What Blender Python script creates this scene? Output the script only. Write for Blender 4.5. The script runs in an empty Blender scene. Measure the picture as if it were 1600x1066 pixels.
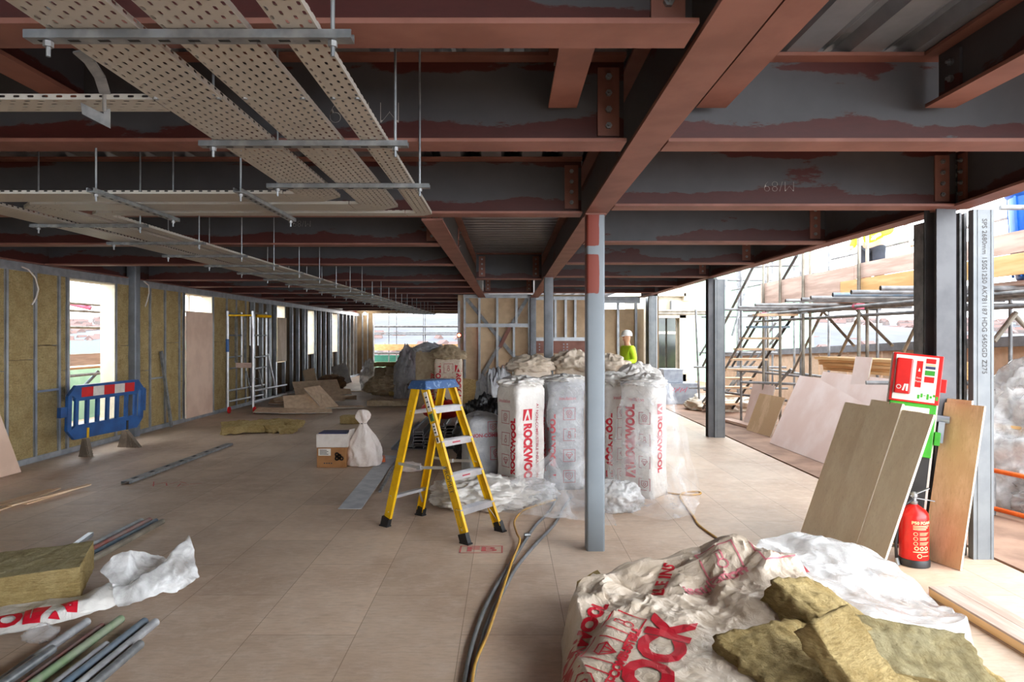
import bpy, bmesh, math, random
from mathutils import Vector as V, Matrix as M, noise as NZ
from mathutils.bvhtree import BVHTree
S = bpy.context.scene
COL = S.collection
R = math.radians
# ------------------------------------------------------------------ camera, light, exposure
F = 1070.0
CZ = 1.7
cd = bpy.data.cameras.new('camera'); cam = bpy.data.objects.new('camera', cd); COL.objects.link(cam)
cam.location = (0, 0, CZ); cam.rotation_euler = (R(90), 0, 0)
cd.sensor_width = 36; cd.lens = F / 1600 * 36
cd.shift_x = 8 / 1600; cd.shift_y = -8 / 1600
cd.clip_start = .05; cd.clip_end = 3000
S.camera = cam
vs = S.view_settings
S.display_settings.display_device = 'sRGB'
vs.view_transform = 'Standard'; vs.look = 'None'; vs.gamma = 1; vs.use_curve_mapping = False
vs.exposure = 2.85
w = bpy.data.worlds.new('overcast'); S.world = w; w.use_nodes = True
nt = w.node_tree; bg = nt.nodes['Background']
bg.inputs[0].default_value = (.88, .94, 1, 1)
_tc = nt.nodes.new('ShaderNodeTexCoord'); _sp = nt.nodes.new('ShaderNodeSeparateXYZ'); _mr = nt.nodes.new('ShaderNodeMapRange')   # hazy sky: brighter towards the horizon
nt.links.new(_tc.outputs['Generated'], _sp.inputs[0]); nt.links.new(_sp.outputs[2], _mr.inputs[0]); nt.links.new(_mr.outputs[0], bg.inputs[1])
_mr.inputs[1].default_value = 0; _mr.inputs[2].default_value = .7; _mr.inputs[3].default_value = 1.75; _mr.inputs[4].default_value = .78
sd = bpy.data.lights.new('hazy_sun', 'SUN'); sd.energy = .2; sd.angle = R(45); sd.color = (1, .93, .85)
so = bpy.data.objects.new('hazy_sun', sd); COL.objects.link(so); so.rotation_euler = V((-.55, .6, -.6)).to_track_quat('-Z', 'Y').to_euler()
S.cycles.max_bounces = 10; S.cycles.diffuse_bounces = 6; S.cycles.transparent_max_bounces = 16
S.cycles.caustics_reflective = False; S.cycles.caustics_refractive = False

# ------------------------------------------------------------------ helpers
def P(x, y, D): return V(((x - 792) / F * D, D, CZ + (525 - y) / F * D))
def FL(x, y, z=0):
    D = (CZ - z) * F / (y - 525); return V(((x - 792) / F * D, D, z))
def DX(x, X): return X * F / (x - 792)
def DZ(y, z): return (z - CZ) * F / (525 - y)
def lin(c):
    return tuple(((v / 255) / 12.92 if v / 255 <= .04045 else ((v / 255 + .055) / 1.055) ** 2.4) for v in c[:3]) + (1,)

class X:  # node-math wrapper
    def __init__(s, t, o): s.t, s.o = t, o
    def op(s, k, b=None, c=None):
        n = s.t.nodes.new('ShaderNodeMath'); n.operation = k
        for i, q in enumerate((s, b, c)):
            if q is None: continue
            if isinstance(q, X): s.t.links.new(q.o, n.inputs[i])
            else: n.inputs[i].default_value = q
        return X(s.t, n.outputs[0])
    def __add__(s, b): return s.op('ADD', b)
    def __sub__(s, b): return s.op('SUBTRACT', b)
    def __mul__(s, b): return s.op('MULTIPLY', b)
    def __gt__(s, b): return s.op('GREATER_THAN', b)
    def __lt__(s, b): return s.op('LESS_THAN', b)
    def fr(s): return s.op('FRACT')
    def ab(s): return s.op('ABSOLUTE')
    def mx(s, b): return s.op('MAXIMUM', b)
    def mn(s, b): return s.op('MINIMUM', b)
    def step(s, a, b):
        n = s.t.nodes.new('ShaderNodeMapRange'); n.interpolation_type = 'SMOOTHSTEP'
        s.t.links.new(s.o, n.inputs[0]); n.inputs[1].default_value = a; n.inputs[2].default_value = b
        return X(s.t, n.outputs[0])

class Mat:
    def __init__(s, name, rough=.6, metal=0, spec=.5):
        s.m = bpy.data.materials.new(name); s.m.use_nodes = True; s.t = s.m.node_tree
        s.b = s.t.nodes['Principled BSDF']; s.out = s.t.nodes['Material Output']
        s.b.inputs['Roughness'].default_value = rough; s.b.inputs['Metallic'].default_value = metal
        s.b.inputs['Specular IOR Level'].default_value = spec
        s.co = s.t.nodes.new('ShaderNodeTexCoord').outputs['Object']
    def xyz(s, co=None):
        n = s.t.nodes.new('ShaderNodeSeparateXYZ'); s.t.links.new(co or s.co, n.inputs[0])
        return [X(s.t, o) for o in n.outputs]
    def vec(s, a, b, c=0):
        n = s.t.nodes.new('ShaderNodeCombineXYZ')
        for i, q in enumerate((a, b, c)):
            if isinstance(q, X): s.t.links.new(q.o, n.inputs[i])
            else: n.inputs[i].default_value = q
        return n.outputs[0]
    def noise(s, scale, detail=4, rough=.55, co=None, st=None, dist=0):
        co = co or s.co
        if st:
            g = s.t.nodes.new('ShaderNodeMapping'); g.inputs['Scale'].default_value = st
            s.t.links.new(co, g.inputs[0]); co = g.outputs[0]
        n = s.t.nodes.new('ShaderNodeTexNoise'); n.inputs['Scale'].default_value = scale
        n.inputs['Detail'].default_value = detail; n.inputs['Roughness'].default_value = rough
        n.inputs['Distortion'].default_value = dist
        s.t.links.new(co, n.inputs['Vector']); return X(s.t, n.outputs['Fac'])
    def mix(s, f, a, b):
        n = s.t.nodes.new('ShaderNodeMix'); n.data_type = 'RGBA'
        for i, q in ((0, f), (6, a), (7, b)):
            if isinstance(q, X): s.t.links.new(q.o, n.inputs[i])
            elif isinstance(q, bpy.types.NodeSocket): s.t.links.new(q, n.inputs[i])
            else: n.inputs[i].default_value = q
        return n.outputs[2]
    def color(s, c):
        if isinstance(c, bpy.types.NodeSocket): s.t.links.new(c, s.b.inputs['Base Color'])
        else: s.b.inputs['Base Color'].default_value = c
    def bump(s, h, strength=.3, dist=.01):
        n = s.t.nodes.new('ShaderNodeBump'); n.inputs['Strength'].default_value = strength
        n.inputs['Distance'].default_value = dist
        s.t.links.new(h.o, n.inputs['Height']); s.t.links.new(n.outputs[0], s.b.inputs['Normal'])
    def alpha(s, f):  # f = opaque amount
        tr = s.t.nodes.new('ShaderNodeBsdfTransparent'); mx = s.t.nodes.new('ShaderNodeMixShader')
        if isinstance(f, X): s.t.links.new(f.o, mx.inputs[0])
        else: mx.inputs[0].default_value = f
        s.t.links.new(tr.outputs[0], mx.inputs[1]); s.t.links.new(s.b.outputs[0], mx.inputs[2])
        s.t.links.new(mx.outputs[0], s.out.inputs[0])

def mat(name, c1, c2=None, rough=.6, metal=0, scale=6, detail=5, ramp=(.35, .65), bump=0, bscale=60, bdist=.004, st=None, spec=.5, alpha=None):
    q = Mat(name, rough, metal, spec)
    a = lin(c1); b = lin(c2) if c2 else tuple(v * .82 for v in a[:3]) + (1,)
    q.color(q.mix(q.noise(scale, detail, st=st).step(*ramp), a, b))
    if bump: q.bump(q.noise(bscale, 4, st=st), bump, bdist)
    if alpha is not None: q.alpha(alpha)
    return q.m

class MB:
    def __init__(s): s.v, s.f, s.mi = [], [], []; s.cur = 0
    def mat(s, i): s.cur = i; return s
    def add(s, vs, fs, T=None):
        o = len(s.v)
        s.v += [tuple(T @ V(p)) if T is not None else tuple(p) for p in vs]
        for f in fs: s.f.append(tuple(i + o for i in f)); s.mi.append(s.cur)
        return s
    def box(s, a, b, T=None):
        (x0, y0, z0), (x1, y1, z1) = a, b
        return s.add([(x0, y0, z0), (x1, y0, z0), (x1, y1, z0), (x0, y1, z0), (x0, y0, z1), (x1, y0, z1), (x1, y1, z1), (x0, y1, z1)],
            [(3, 2, 1, 0), (4, 5, 6, 7), (0, 1, 5, 4), (1, 2, 6, 5), (2, 3, 7, 6), (3, 0, 4, 7)], T)
    def bar(s, p, q, w, t, side=None):  # rectangular bar: w across 'side', t across the third axis
        p, q = V(p), V(q); d = (q - p).normalized()
        sd = V(side) if side is not None else (V((0, 0, 1)).cross(d) if abs(d.z) < .95 else V((1, 0, 0)))
        sd = (sd - d * sd.dot(d)).normalized(); n = d.cross(sd)
        vs = [e + sd * (w / 2 * i) + n * (t / 2 * j) for e in (p, q) for i, j in ((-1, -1), (1, -1), (1, 1), (-1, 1))]
        return s.add(vs, [(3, 2, 1, 0), (4, 5, 6, 7), (0, 1, 5, 4), (1, 2, 6, 5), (2, 3, 7, 6), (3, 0, 4, 7)])
    def extrude(s, prof, p, q, side, closed=True):  # 2D profile (along side, along third axis)
        p, q = V(p), V(q); d = (q - p).normalized(); sd = V(side); sd = (sd - d * sd.dot(d)).normalized(); n = d.cross(sd)
        k = len(prof)
        vs = [e + sd * a + n * b for e in (p, q) for a, b in prof]
        fs = [(i, (i + 1) % k, k + (i + 1) % k, k + i) for i in range(k if closed else k - 1)]
        if closed: fs += [tuple(range(k))[::-1], tuple(range(k, 2 * k))]
        return s.add(vs, fs)
    def tube(s, pts, r, n=10, cap=True, hollow=False):
        pts = [V(p) for p in pts]; rings = []
        up = V((0, 0, 1))
        for i, p in enumerate(pts):
            d = (pts[min(i + 1, len(pts) - 1)] - pts[max(i - 1, 0)]).normalized()
            a = up.cross(d) if abs(d.z) < .97 else V((1, 0, 0)).cross(d)
            a.normalize(); b = d.cross(a)
            rr = r[i] if isinstance(r, (list, tuple)) else r
            rings.append([p + (a * math.cos(t) + b * math.sin(t)) * rr for t in (2 * math.pi * k / n for k in range(n))])
        vs = [q for g in rings for q in g]
        fs = [(j * n + i, j * n + (i + 1) % n, (j + 1) * n + (i + 1) % n, (j + 1) * n + i) for j in range(len(pts) - 1) for i in range(n)]
        if cap: fs += [tuple(range(n))[::-1], tuple(range((len(pts) - 1) * n, len(pts) * n))]
        return s.add(vs, fs)
    def lathe(s, prof, n=24, T=None):
        vs = [(r * math.cos(2 * math.pi * k / n), r * math.sin(2 * math.pi * k / n), z) for r, z in prof for k in range(n)]
        fs = [(j * n + i, j * n + (i + 1) % n, (j + 1) * n + (i + 1) % n, (j + 1) * n + i) for j in range(len(prof) - 1) for i in range(n)]
        fs += [tuple(range(n))[::-1], tuple(range((len(prof) - 1) * n, len(prof) * n))]
        return s.add(vs, fs, T)
    def grid(s, fn, nu, nv, closeu=False):
        vs = [fn(i / (nu if closeu else nu - 1), j / (nv - 1)) for j in range(nv) for i in range(nu)]
        fs = [(j * nu + i, j * nu + (i + 1) % nu, (j + 1) * nu + (i + 1) % nu, (j + 1) * nu + i) for j in range(nv - 1) for i in range(nu if closeu else nu - 1)]
        return s.add(vs, fs)
    def build(s, name, mats, parent=None, loc=None, smooth=False, bevel=0, world=True):
        mats = mats if isinstance(mats, (list, tuple)) else [mats]
        off = V((0, 0, 0))
        if loc is not None: off = V(loc)
        elif parent is not None and world: off = wl(parent)
        me = bpy.data.meshes.new(name)
        me.from_pydata([tuple(V(p) - off) for p in s.v], [], s.f)
        for m in mats: me.materials.append(m)
        for p, i in zip(me.polygons, s.mi): p.material_index = i; p.use_smooth = bool(smooth)
        me.validate(); me.update()
        o = bpy.data.objects.new(name, me); COL.objects.link(o)
        if parent is not None: o.parent = parent
        elif loc is not None: o.location = loc
        if smooth == 2:
            bm = bmesh.new(); bm.from_mesh(me)
            for e in bm.edges:
                if len(e.link_faces) == 2 and e.calc_face_angle(0) > R(35): e.smooth = False
            bm.to_mesh(me); bm.free()
        if bevel:
            md = o.modifiers.new('bevel', 'BEVEL'); md.width = bevel; md.segments = 2; md.limit_method = 'ANGLE'; md.angle_limit = R(40)
        return o
def wl(o):
    p = V((0, 0, 0))
    while o is not None: p = p + V(o.location); o = o.parent
    return p
def tag(o, label=None, cat=None, group=None, kind=None):
    if label: o['label'] = label
    if cat: o['category'] = cat
    if group: o['group'] = group
    if kind: o['kind'] = kind
    return o
def thing(name, label, cat, loc=(0, 0, 0), group=None, rot=None):
    o = bpy.data.objects.new(name, None); COL.objects.link(o); o.location = loc; o.empty_display_size = .1
    if rot: o.rotation_euler = rot
    return tag(o, label, cat, group)
def struct(o): o['kind'] = 'structure'; return o
def copy_tree(o, parent=None):
    c = o.copy(); COL.objects.link(c)
    if parent is not None: c.parent = parent
    for ch in list(o.children): copy_tree(ch, c)
    return c
ORD = ['first', 'second', 'third', 'fourth', 'fifth', 'sixth', 'seventh', 'eighth', 'ninth', 'tenth', 'eleventh', 'twelfth', 'thirteenth', 'fourteenth', 'fifteenth',
       'sixteenth', 'seventeenth', 'eighteenth', 'nineteenth', 'twentieth', 'twenty-first', 'twenty-second', 'twenty-third', 'twenty-fourth', 'twenty-fifth', 'twenty-sixth']

# flat ink (lettering, icons) as 2D polygons, later laid on a surface
class Ink:
    def __init__(s): s.bm = bmesh.new()
    def poly(s, pts):
        s.bm.faces.new([s.bm.verts.new((x, y, 0)) for x, y in pts]); return s
    def rect(s, x0, y0, x1, y1): return s.poly([(x0, y0), (x1, y0), (x1, y1), (x0, y1)])
    def line(s, pts, t, close=False):
        n = len(pts)
        for i in range(n if close else n - 1):
            a, b = V(pts[i]), V(pts[(i + 1) % n]); d = (b - a).normalized(); k = V((-d.y, d.x)) * t / 2; d = d * t / 2
            s.poly([tuple(a - d - k), tuple(b + d - k), tuple(b + d + k), tuple(a - d + k)])
        return s
    def ring(s, cx, cy, r, t, n=16): return s.line([(cx + r * math.cos(2 * math.pi * i / n), cy + r * math.sin(2 * math.pi * i / n)) for i in range(n)], t, True)
    def text(s, txt, size, x, y, rot=0, bold=0, sx=1):
        cu = bpy.data.curves.new('t', 'FONT'); cu.body = txt; cu.size = size; cu.offset = bold; cu.align_x = 'CENTER'; cu.align_y = 'CENTER'; cu.resolution_u = 3
        ob = bpy.data.objects.new('t', cu); COL.objects.link(ob)
        dg = bpy.context.evaluated_depsgraph_get(); me = bpy.data.meshes.new_from_object(ob.evaluated_get(dg))
        T = M.Translation((x, y, 0)) @ M.Rotation(R(rot), 4, 'Z') @ M.Diagonal((sx, 1, 1, 1)); me.transform(T)
        s.bm.from_mesh(me)
        bpy.data.objects.remove(ob); bpy.data.curves.remove(cu); bpy.data.meshes.remove(me); return s
    def cut(s, step):
        xs = [v.co.x for v in s.bm.verts]; ys = [v.co.y for v in s.bm.verts]
        for ax, lo, hi in ((0, min(xs), max(xs)), (1, min(ys), max(ys))):
            k = lo + step
            while k < hi:
                co = [0, 0, 0]; no = [0, 0, 0]; co[ax] = k; no[ax] = 1
                bmesh.ops.bisect_plane(s.bm, geom=s.bm.verts[:] + s.bm.edges[:] + s.bm.faces[:], plane_co=co, plane_no=no); k += step
        return s
    def flat(s, T, name, m, parent):
        b = MB(); s.bm.verts.ensure_lookup_table(); s.bm.verts.index_update()
        b.add([tuple(v.co) for v in s.bm.verts], [tuple(v.index for v in f.verts) for f in s.bm.faces], T)
        s.bm.free(); return b.build(name, m, parent)
    def onto(s, T, d, bvh, name, m, parent, off=.004, world=True):
        d = V(d).normalized(); s.bm.verts.index_update(); pos = []; ok = []
        for v in s.bm.verts:
            p = T @ v.co; h = bvh.ray_cast(p, d)
            ok.append(h[0] is not None); pos.append(tuple((h[0] - d * off) if h[0] is not None else p))
        fs = [tuple(v.index for v in f.verts) for f in s.bm.faces if all(ok[v.index] for v in f.verts)]
        s.bm.free(); b = MB(); b.add(pos, fs); o = b.build(name, m, parent, world=world); return o

def ridged(p, fs=((3, .5), (7, .25), (15, .12))):
    r = 0
    for f, a in fs: r += a * (1 - 2.2 * abs(NZ.noise(V(p) * f)))
    return r
def crumple(c, rad, seed=0, amp=.25, nu=48, nv=24, fs=((2.2, .6), (5, .35), (11, .18)), zmin=None, squash=1.0, yaw=0, pin=0):
    """Closed crumpled blob. zmin flattens it onto what it lies on."""
    c = V(c); o = V((seed * 7.13, seed * 3.7, seed * 1.9)); b = MB(); sc = max(rad)
    cy, sy = math.cos(yaw), math.sin(yaw)
    def fn(u, v):
        th = 2 * math.pi * u; ph = math.pi * (.002 + .996 * v)
        d = V((math.sin(ph) * math.cos(th), math.sin(ph) * math.sin(th), -math.cos(ph)))
        k = 1 + amp * ridged(d + o, fs)
        x, y, z = d.x * rad[0] * k, d.y * rad[1] * k, d.z * rad[2] * k
        if pin and d.z > 0: s = 1 - pin * d.z ** 2; x *= s; y *= s
        x, y = x * cy - y * sy, x * sy + y * cy
        p = c + V((x, y, z))
        if zmin is not None and p.z < zmin: p.z = zmin + .002 * (v)
        return p
    b.grid(fn, nu, nv, True)
    n = nu; b.f.append(tuple(range(n))[::-1]); b.mi.append(0); b.f.append(tuple(range(n * (nv - 1), n * nv))); b.mi.append(0)
    return b
def cr(a, b, c, d, t):
    return .5 * ((2 * b) + (c - a) * t + (2 * a - 5 * b + 4 * c - d) * t * t + (3 * b - a - 3 * c + d) * t ** 3)
def spl(pts, t):
    n = len(pts) - 1; i = min(int(t * n), n - 1); f = t * n - i
    g = lambda k: V(pts[max(0, min(n, k))])
    return cr(g(i - 1), g(i), g(i + 1), g(i + 2), f)
def sheet(rows, nu, nv, amp=.02, seed=0, fs=((4, .6), (9, .4), (20, .2)), zmin=None, st=(1, 1, 1)):
    o = V((seed * 5.1, seed * 2.3, seed)); b = MB()
    def fn(u, v):
        p = spl([spl(r, u) for r in rows], v)
        q = V((p.x * st[0], p.y * st[1], p.z * st[2])) + o
        k = amp
        p = p + V((NZ.noise(q * 5 + V((9, 0, 0))) * .5 * k + k * ridged(q, fs), -k * ridged(q + V((3, 3, 3)), fs), k * ridged(q + V((7, 1, 5)), fs)))
        if zmin is not None and p.z < zmin: p.z = zmin
        return p
    return b.grid(fn, nu, nv)
def bvh_of(o):
    return BVHTree.FromPolygons([v.co.copy() for v in o.data.vertices], [tuple(p.vertices) for p in o.data.polygons])
def fuzzy(size, T, seed=0, res=.035, amp=.012, sag=0, jag=0):
    """Slab of mineral wool: subdivided box with matted, uneven faces."""
    sx, sy, sz = size; bm = bmesh.new(); bmesh.ops.create_cube(bm, size=1)
    for v in bm.verts: v.co = V((v.co.x * sx, v.co.y * sy, v.co.z * sz))
    for ax, L in ((0, sx), (1, sy), (2, sz)):
        n = max(2, int(L / res))
        for i in range(1, n):
            co = [0, 0, 0]; no = [0, 0, 0]; co[ax] = -L / 2 + L * i / n; no[ax] = 1
            bmesh.ops.bisect_plane(bm, geom=bm.verts[:] + bm.edges[:] + bm.faces[:], plane_co=co, plane_no=no)
    bm.normal_update(); o = V((seed * 3.3, seed * 1.7, seed * 9.1))
    for v in bm.verts:
        q = v.co + o; k = amp * (.7 * NZ.noise(q * 7) + .45 * NZ.noise(q * 22) + .65 * NZ.noise(V((q.x * 22, q.y * 22, q.z * 80))) + .3 * NZ.noise(q * 75))
        v.co += v.normal * k
        if jag:
            if abs(v.co.x) > sx / 2 - .03: v.co.x += jag * NZ.noise(V((q.y, q.z * 2, 0)) * 14) * (1 if v.co.x > 0 else -1)
        if sag: v.co.z -= sag * (1 - math.cos(math.pi * v.co.x / sx)) + .3 * sag * NZ.noise(q * 3)
    b = MB(); bm.verts.index_update()
    b.add([tuple(v.co) for v in bm.verts], [tuple(v.index for v in f.verts) for f in bm.faces], T); bm.free(); return b
# ------------------------------------------------------------------ materials
def m_web():
    q = Mat('painted_web', .55); x, y, z = q.xyz()
    inf = q.t.nodes.new('ShaderNodeObjectInfo'); rnd = X(q.t, inf.outputs['Random'])
    co = q.vec(x + rnd * 37., y, z)
    big = q.noise(1.1, 3, co=co, st=(1, 1, 3)); fine = q.noise(9, 6, .7, co=co, st=(1, 1, 3.5))
    lowz = (z * -1. + .13).step(-.05, .07)         # brushed along the bottom edge
    top = (z - .36).step(0, .05)
    f = (big - .53) * 3.0 + (fine - .5) * .9 + lowz * .85 + top * .5
    red = f.step(.30, .42)
    grey = q.mix(q.noise(5, 4), lin((78, 77, 80)), lin((60, 60, 64)))
    q.color(q.mix(red, grey, q.mix(fine, lin((78, 25, 20)), lin((56, 17, 13))))); q.bump(fine, .08, .004)
    return q.m
WEB = m_web()
RED = mat('red_oxide_paint', (138, 92, 80), (120, 76, 64), .6, scale=3, bump=.06, bscale=30)
GREY = mat('grey_primer_steel', (128, 132, 138), (106, 110, 116), .5, .25, scale=3, bump=.05)
def m_col():
    q = Mat('grey_column_with_primer_patch', .5, .2); x, y, z = q.xyz()
    n = q.noise(7, 5, .6, st=(1, 1, .8)); patch = (z - 1.98).step(-.03, .1) * (x * -1 + .035).step(-.01, .02)
    f = (patch * (n + .22 - (z - 2.38).ab().step(.05, .0) * .5)).step(.46, .53)
    q.color(q.mix(f, q.mix(q.noise(3, 5), lin((132, 140, 146)), lin((110, 117, 124))), lin((120, 50, 36)))); return q.m
COLM = m_col()
STEELD = mat('dark_steel_column', (92, 92, 95), (74, 74, 78), .55, .15, scale=3)
JAMB = mat('pale_jamb_steel', (120, 124, 126), (106, 110, 114), .55, .2, scale=4)
GALV = mat('galvanised_steel', (158, 161, 163), (128, 132, 136), .38, .75, scale=14, detail=3)
GALVD = mat('dull_galvanised_steel', (150, 150, 150), (118, 120, 122), .5, .55, scale=10)
STUD = mat('light_gauge_steel', (182, 186, 190), (158, 162, 168), .4, .6, scale=5)
def m_deck():
    q = Mat('ribbed_deck_steel', .32, .65); x, y, z = q.xyz()
    q.color(q.mix(q.noise(12, 4), lin((168, 173, 180)), lin((140, 145, 152)))); q.bump(q.noise(30, 2), .05, .003); return q.m
DECK = m_deck()
def m_tray():
    q = Mat('perforated_tray_steel', .42, .45); g = q.t.nodes.new('ShaderNodeNewGeometry')
    uv = q.t.nodes.new('ShaderNodeUVMap'); x, y, z = q.xyz(uv.outputs[0])
    px, py = .046, .028
    row = (y * (1 / py)); k = row.op('FLOOR'); odd = (k * .5).fr() * 2.
    a = ((x * (1 / px) + odd * .5).fr() - .5).ab() * px; b = (row.fr() - .5).ab() * py
    hole = ((a - .0065).mx(0.) .op('POWER', 2.) + b.op('POWER', 2.)).op('SQRT') < .0042
    q.color(q.mix(q.noise(6, 4), lin((196, 190, 180)), lin((172, 168, 160)))); q.alpha(hole * -1. + 1.); return q.m
TRAY = m_tray()
def m_floor():
    q = Mat('dusty_floor_board', .55, spec=.45); x, y, z = q.xyz()
    br = q.t.nodes.new('ShaderNodeTexBrick'); br.offset = .5
    q.t.links.new(q.vec(y + .31, x + .26 + 6.0, 0.), br.inputs['Vector'])
    for n_, v_ in (('Scale', 1), ('Mortar Size', .0028), ('Mortar Smooth', .3), ('Bias', 0), ('Brick Width', 1.2), ('Row Height', .6)): br.inputs[n_].default_value = v_
    br.inputs['Color1'].default_value = (1, 1, 1, 1); br.inputs['Color2'].default_value = (.86, .86, .86, 1); br.inputs['Mortar'].default_value = (.5, .47, .42, 1)
    n1 = q.noise(.8, 6, .62); n2 = q.noise(7, 6, .7); n3 = q.noise(45, 3, .6, st=(.25, 1, 1))
    c = q.mix(n1.step(.36, .66), lin((218, 192, 168)), lin((192, 164, 140)))
    n0 = q.noise(.45, 5, .6, st=(1, .6, 1)); c = q.mix((n2.step(.42, .75)) * .6, c, lin((226, 206, 188))); c = q.mix(n0.step(.5, .68) * .55, c, lin((236, 218, 200))); c = q.mix(n0.step(.45, .3) * .35, c, lin((160, 136, 116)))
    c = q.mix(n3.step(.4, .75) * .28, c, lin((150, 130, 112)))
    m = q.t.nodes.new('ShaderNodeMix'); m.data_type = 'RGBA'; m.blend_type = 'MULTIPLY'; m.inputs[0].default_value = 1
    q.t.links.new(c, m.inputs[6]); q.t.links.new(br.outputs['Color'], m.inputs[7]); q.color(m.outputs[2])
    q.bump(n3, .12, .003); return q.m
FLOOR = m_floor()
TERR = mat('terrace_deck_board', (170, 136, 114), (136, 106, 88), .8, scale=2.2, detail=8, bump=.15, bscale=30)
def m_wool(name, a, b, st=(1, 1, 3)):
    q = Mat(name, .95, spec=.1); n1 = q.noise(5, 6, .7); n2 = q.noise(42, 6, .8, st=st, dist=.5)
    c = q.mix(n1.step(.3, .7), lin(a), lin(b)); n3 = q.noise(16, 6, .75, st=(.7, .7, 3), dist=.8); c = q.mix(n2.step(.4, .7) * .5, c, lin((128, 102, 54))); c = q.mix(n3.step(.5, .72) * .45, c, lin((120, 96, 50))); c = q.mix(n3.step(.5, .25) * .3, c, lin((220, 204, 160))); q.color(c)
    q.bump(n2 * .5 + n3, 1.0, .035); return q.m
WOOL = m_wool('mineral_wool', (214, 190, 136), (184, 158, 104))
WOOLW = m_wool('mineral_wool_slab_wall', (216, 192, 140), (192, 164, 112), (1, 1, 1))
WOOLT = m_wool('mineral_wool_pressed_face', (206, 194, 154), (186, 170, 126), (4, 1, 1))
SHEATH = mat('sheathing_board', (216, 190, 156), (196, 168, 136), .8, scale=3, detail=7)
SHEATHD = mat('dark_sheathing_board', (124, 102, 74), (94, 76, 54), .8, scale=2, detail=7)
PLAST = mat('pink_plasterboard', (228, 196, 174), (214, 180, 158), .85, scale=2)
PLASTW = mat('pale_plasterboard', (246, 228, 222), (234, 208, 198), .85, scale=1.5, detail=8)
CORE = mat('board_core', (222, 212, 200), (200, 188, 172), .9)
def m_ply(name, a, b, c3):
    q = Mat(name, .6); n = q.noise(2.2, 7, .7, st=(1, 1, .35)); d = q.noise(30, 5, .7, st=(3, 3, .3))
    c = q.mix(n.step(.4, .55), lin(a), lin(b)); q.color(q.mix(d.step(.52, .75) * .6, c, lin(c3))); return q.m
PLY = m_ply('stained_board_face', (250, 234, 200), (240, 220, 184), (206, 178, 138))
PLYB = m_ply('brown_board_face', (214, 182, 146), (194, 160, 122), (160, 126, 92))
CHIP = mat('chipboard_offcut', (244, 216, 184), (226, 194, 160), .85, scale=9, detail=8)
TIMB = mat('weathered_scaffold_timber', (224, 196, 180), (196, 164, 148), .85, scale=5, detail=8, st=(1, .25, 3), bump=.2)
TIMBN = mat('new_scaffold_timber', (246, 204, 146), (226, 176, 114), .8, scale=5, detail=7, st=(1, .25, 3), bump=.15)
WOODP = mat('pale_sawn_timber', (232, 202, 170), (214, 178, 142), .8, scale=6, detail=6, st=(1, .3, 1))
WHITEP = mat('whitewashed_board', (206, 186, 172), (180, 154, 138), .8, scale=5, detail=8, st=(3, .4, 1))
def m_film(name, col, lo, hi, rough=.18, sc=7):
    q = Mat(name, rough, spec=.6); q.color(lin(col)); n = q.noise(sc, 5, .6, dist=.6)
    q.alpha(n.step(.3, .72) * (hi - lo) + lo); q.bump(q.noise(sc * 2.2, 4, .6, dist=.8), .35, .02); return q.m
CLEAR = m_film('clear_polythene', (236, 237, 240), .05, .40, sc=3.2)
MILKY = m_film('milky_polythene', (214, 214, 214), .35, .85)
def m_wrap(name, a, b, rough=.3):
    q = Mat(name, rough, spec=.5); n = q.noise(6, 5, .6, dist=.8); q.color(q.mix(n.step(.35, .7), lin(a), lin(b)))
    q.bump(q.noise(11, 5, .6, dist=1.6), .55, .02); return q.m
WRAP = m_wrap('white_wrap', (222, 218, 212), (206, 200, 194)); WRAPC = m_wrap('creamy_wrap', (212, 196, 178), (198, 180, 158))
WRAPG = m_wrap('greyed_wrap', (172, 172, 174), (148, 148, 152)); SACK = m_wrap('woven_white_sack', (248, 236, 228), (234, 218, 208), .7)
WRAPB = m_wrap('dusty_wrap', (176, 158, 130), (148, 128, 100), .45); BLACKP = m_wrap('black_polythene', (34, 34, 38), (20, 20, 22), .3)
INK = mat('red_print', (196, 22, 44), (182, 18, 38), .45); INKF = mat('thin_red_print', (172, 62, 76), (158, 50, 64), .5)
INKL = mat('pale_red_print', (206, 120, 130), (190, 104, 114), .5)
BLUEP = mat('blue_barrier_plastic', (28, 84, 146), (20, 64, 118), .45, scale=4); REDS = mat('red_reflective', (206, 18, 22), (188, 14, 18), .4)
WHT = mat('white_reflective', (226, 216, 206), (204, 192, 180), .5); RUB = mat('recycled_rubber', (136, 118, 102), (100, 88, 76), .9)
YEL = mat('yellow_fibreglass', (226, 178, 10), (204, 154, 6), .4, scale=7); BLUEC = mat('paint_splashed_blue_cap', (52, 84, 128), (108, 132, 164), .5, scale=28, ramp=(.55, .66))
ALU = mat('aluminium', (206, 206, 208), (184, 184, 188), .35, .7, scale=5); BLK = mat('black_plastic', (34, 34, 37), (24, 24, 26), .5)
CARD = mat('brown_cardboard', (164, 116, 72), (148, 102, 60), .85); CARDW = mat('white_carton', (222, 212, 204), (208, 196, 186), .7)
TUBE = mat('scaffold_tube', (138, 138, 138), (104, 104, 106), .45, .2, scale=7, detail=6); TUBEF = mat('loose_scaffold_tube', (182, 184, 186), (146, 146, 148), .4, .2, scale=7, detail=6); TUBEW = mat('weathered_tube', (150, 142, 128), (118, 110, 98), .5, .3, scale=6)  # weathered tube: a warmer grey than the other two
GREENP = mat('green_painted_tube', (118, 142, 104), (142, 150, 128), .55, .2, scale=9); PINKT = mat('red_dusted_tube', (160, 92, 82), (150, 130, 124), .6, .2, scale=7)
BLUET = mat('blue_grey_tube', (104, 124, 142), (128, 138, 148), .5, .4, scale=8); PINKC = mat('pink_coupler', (206, 96, 120), (170, 90, 104), .5, .3)
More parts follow.
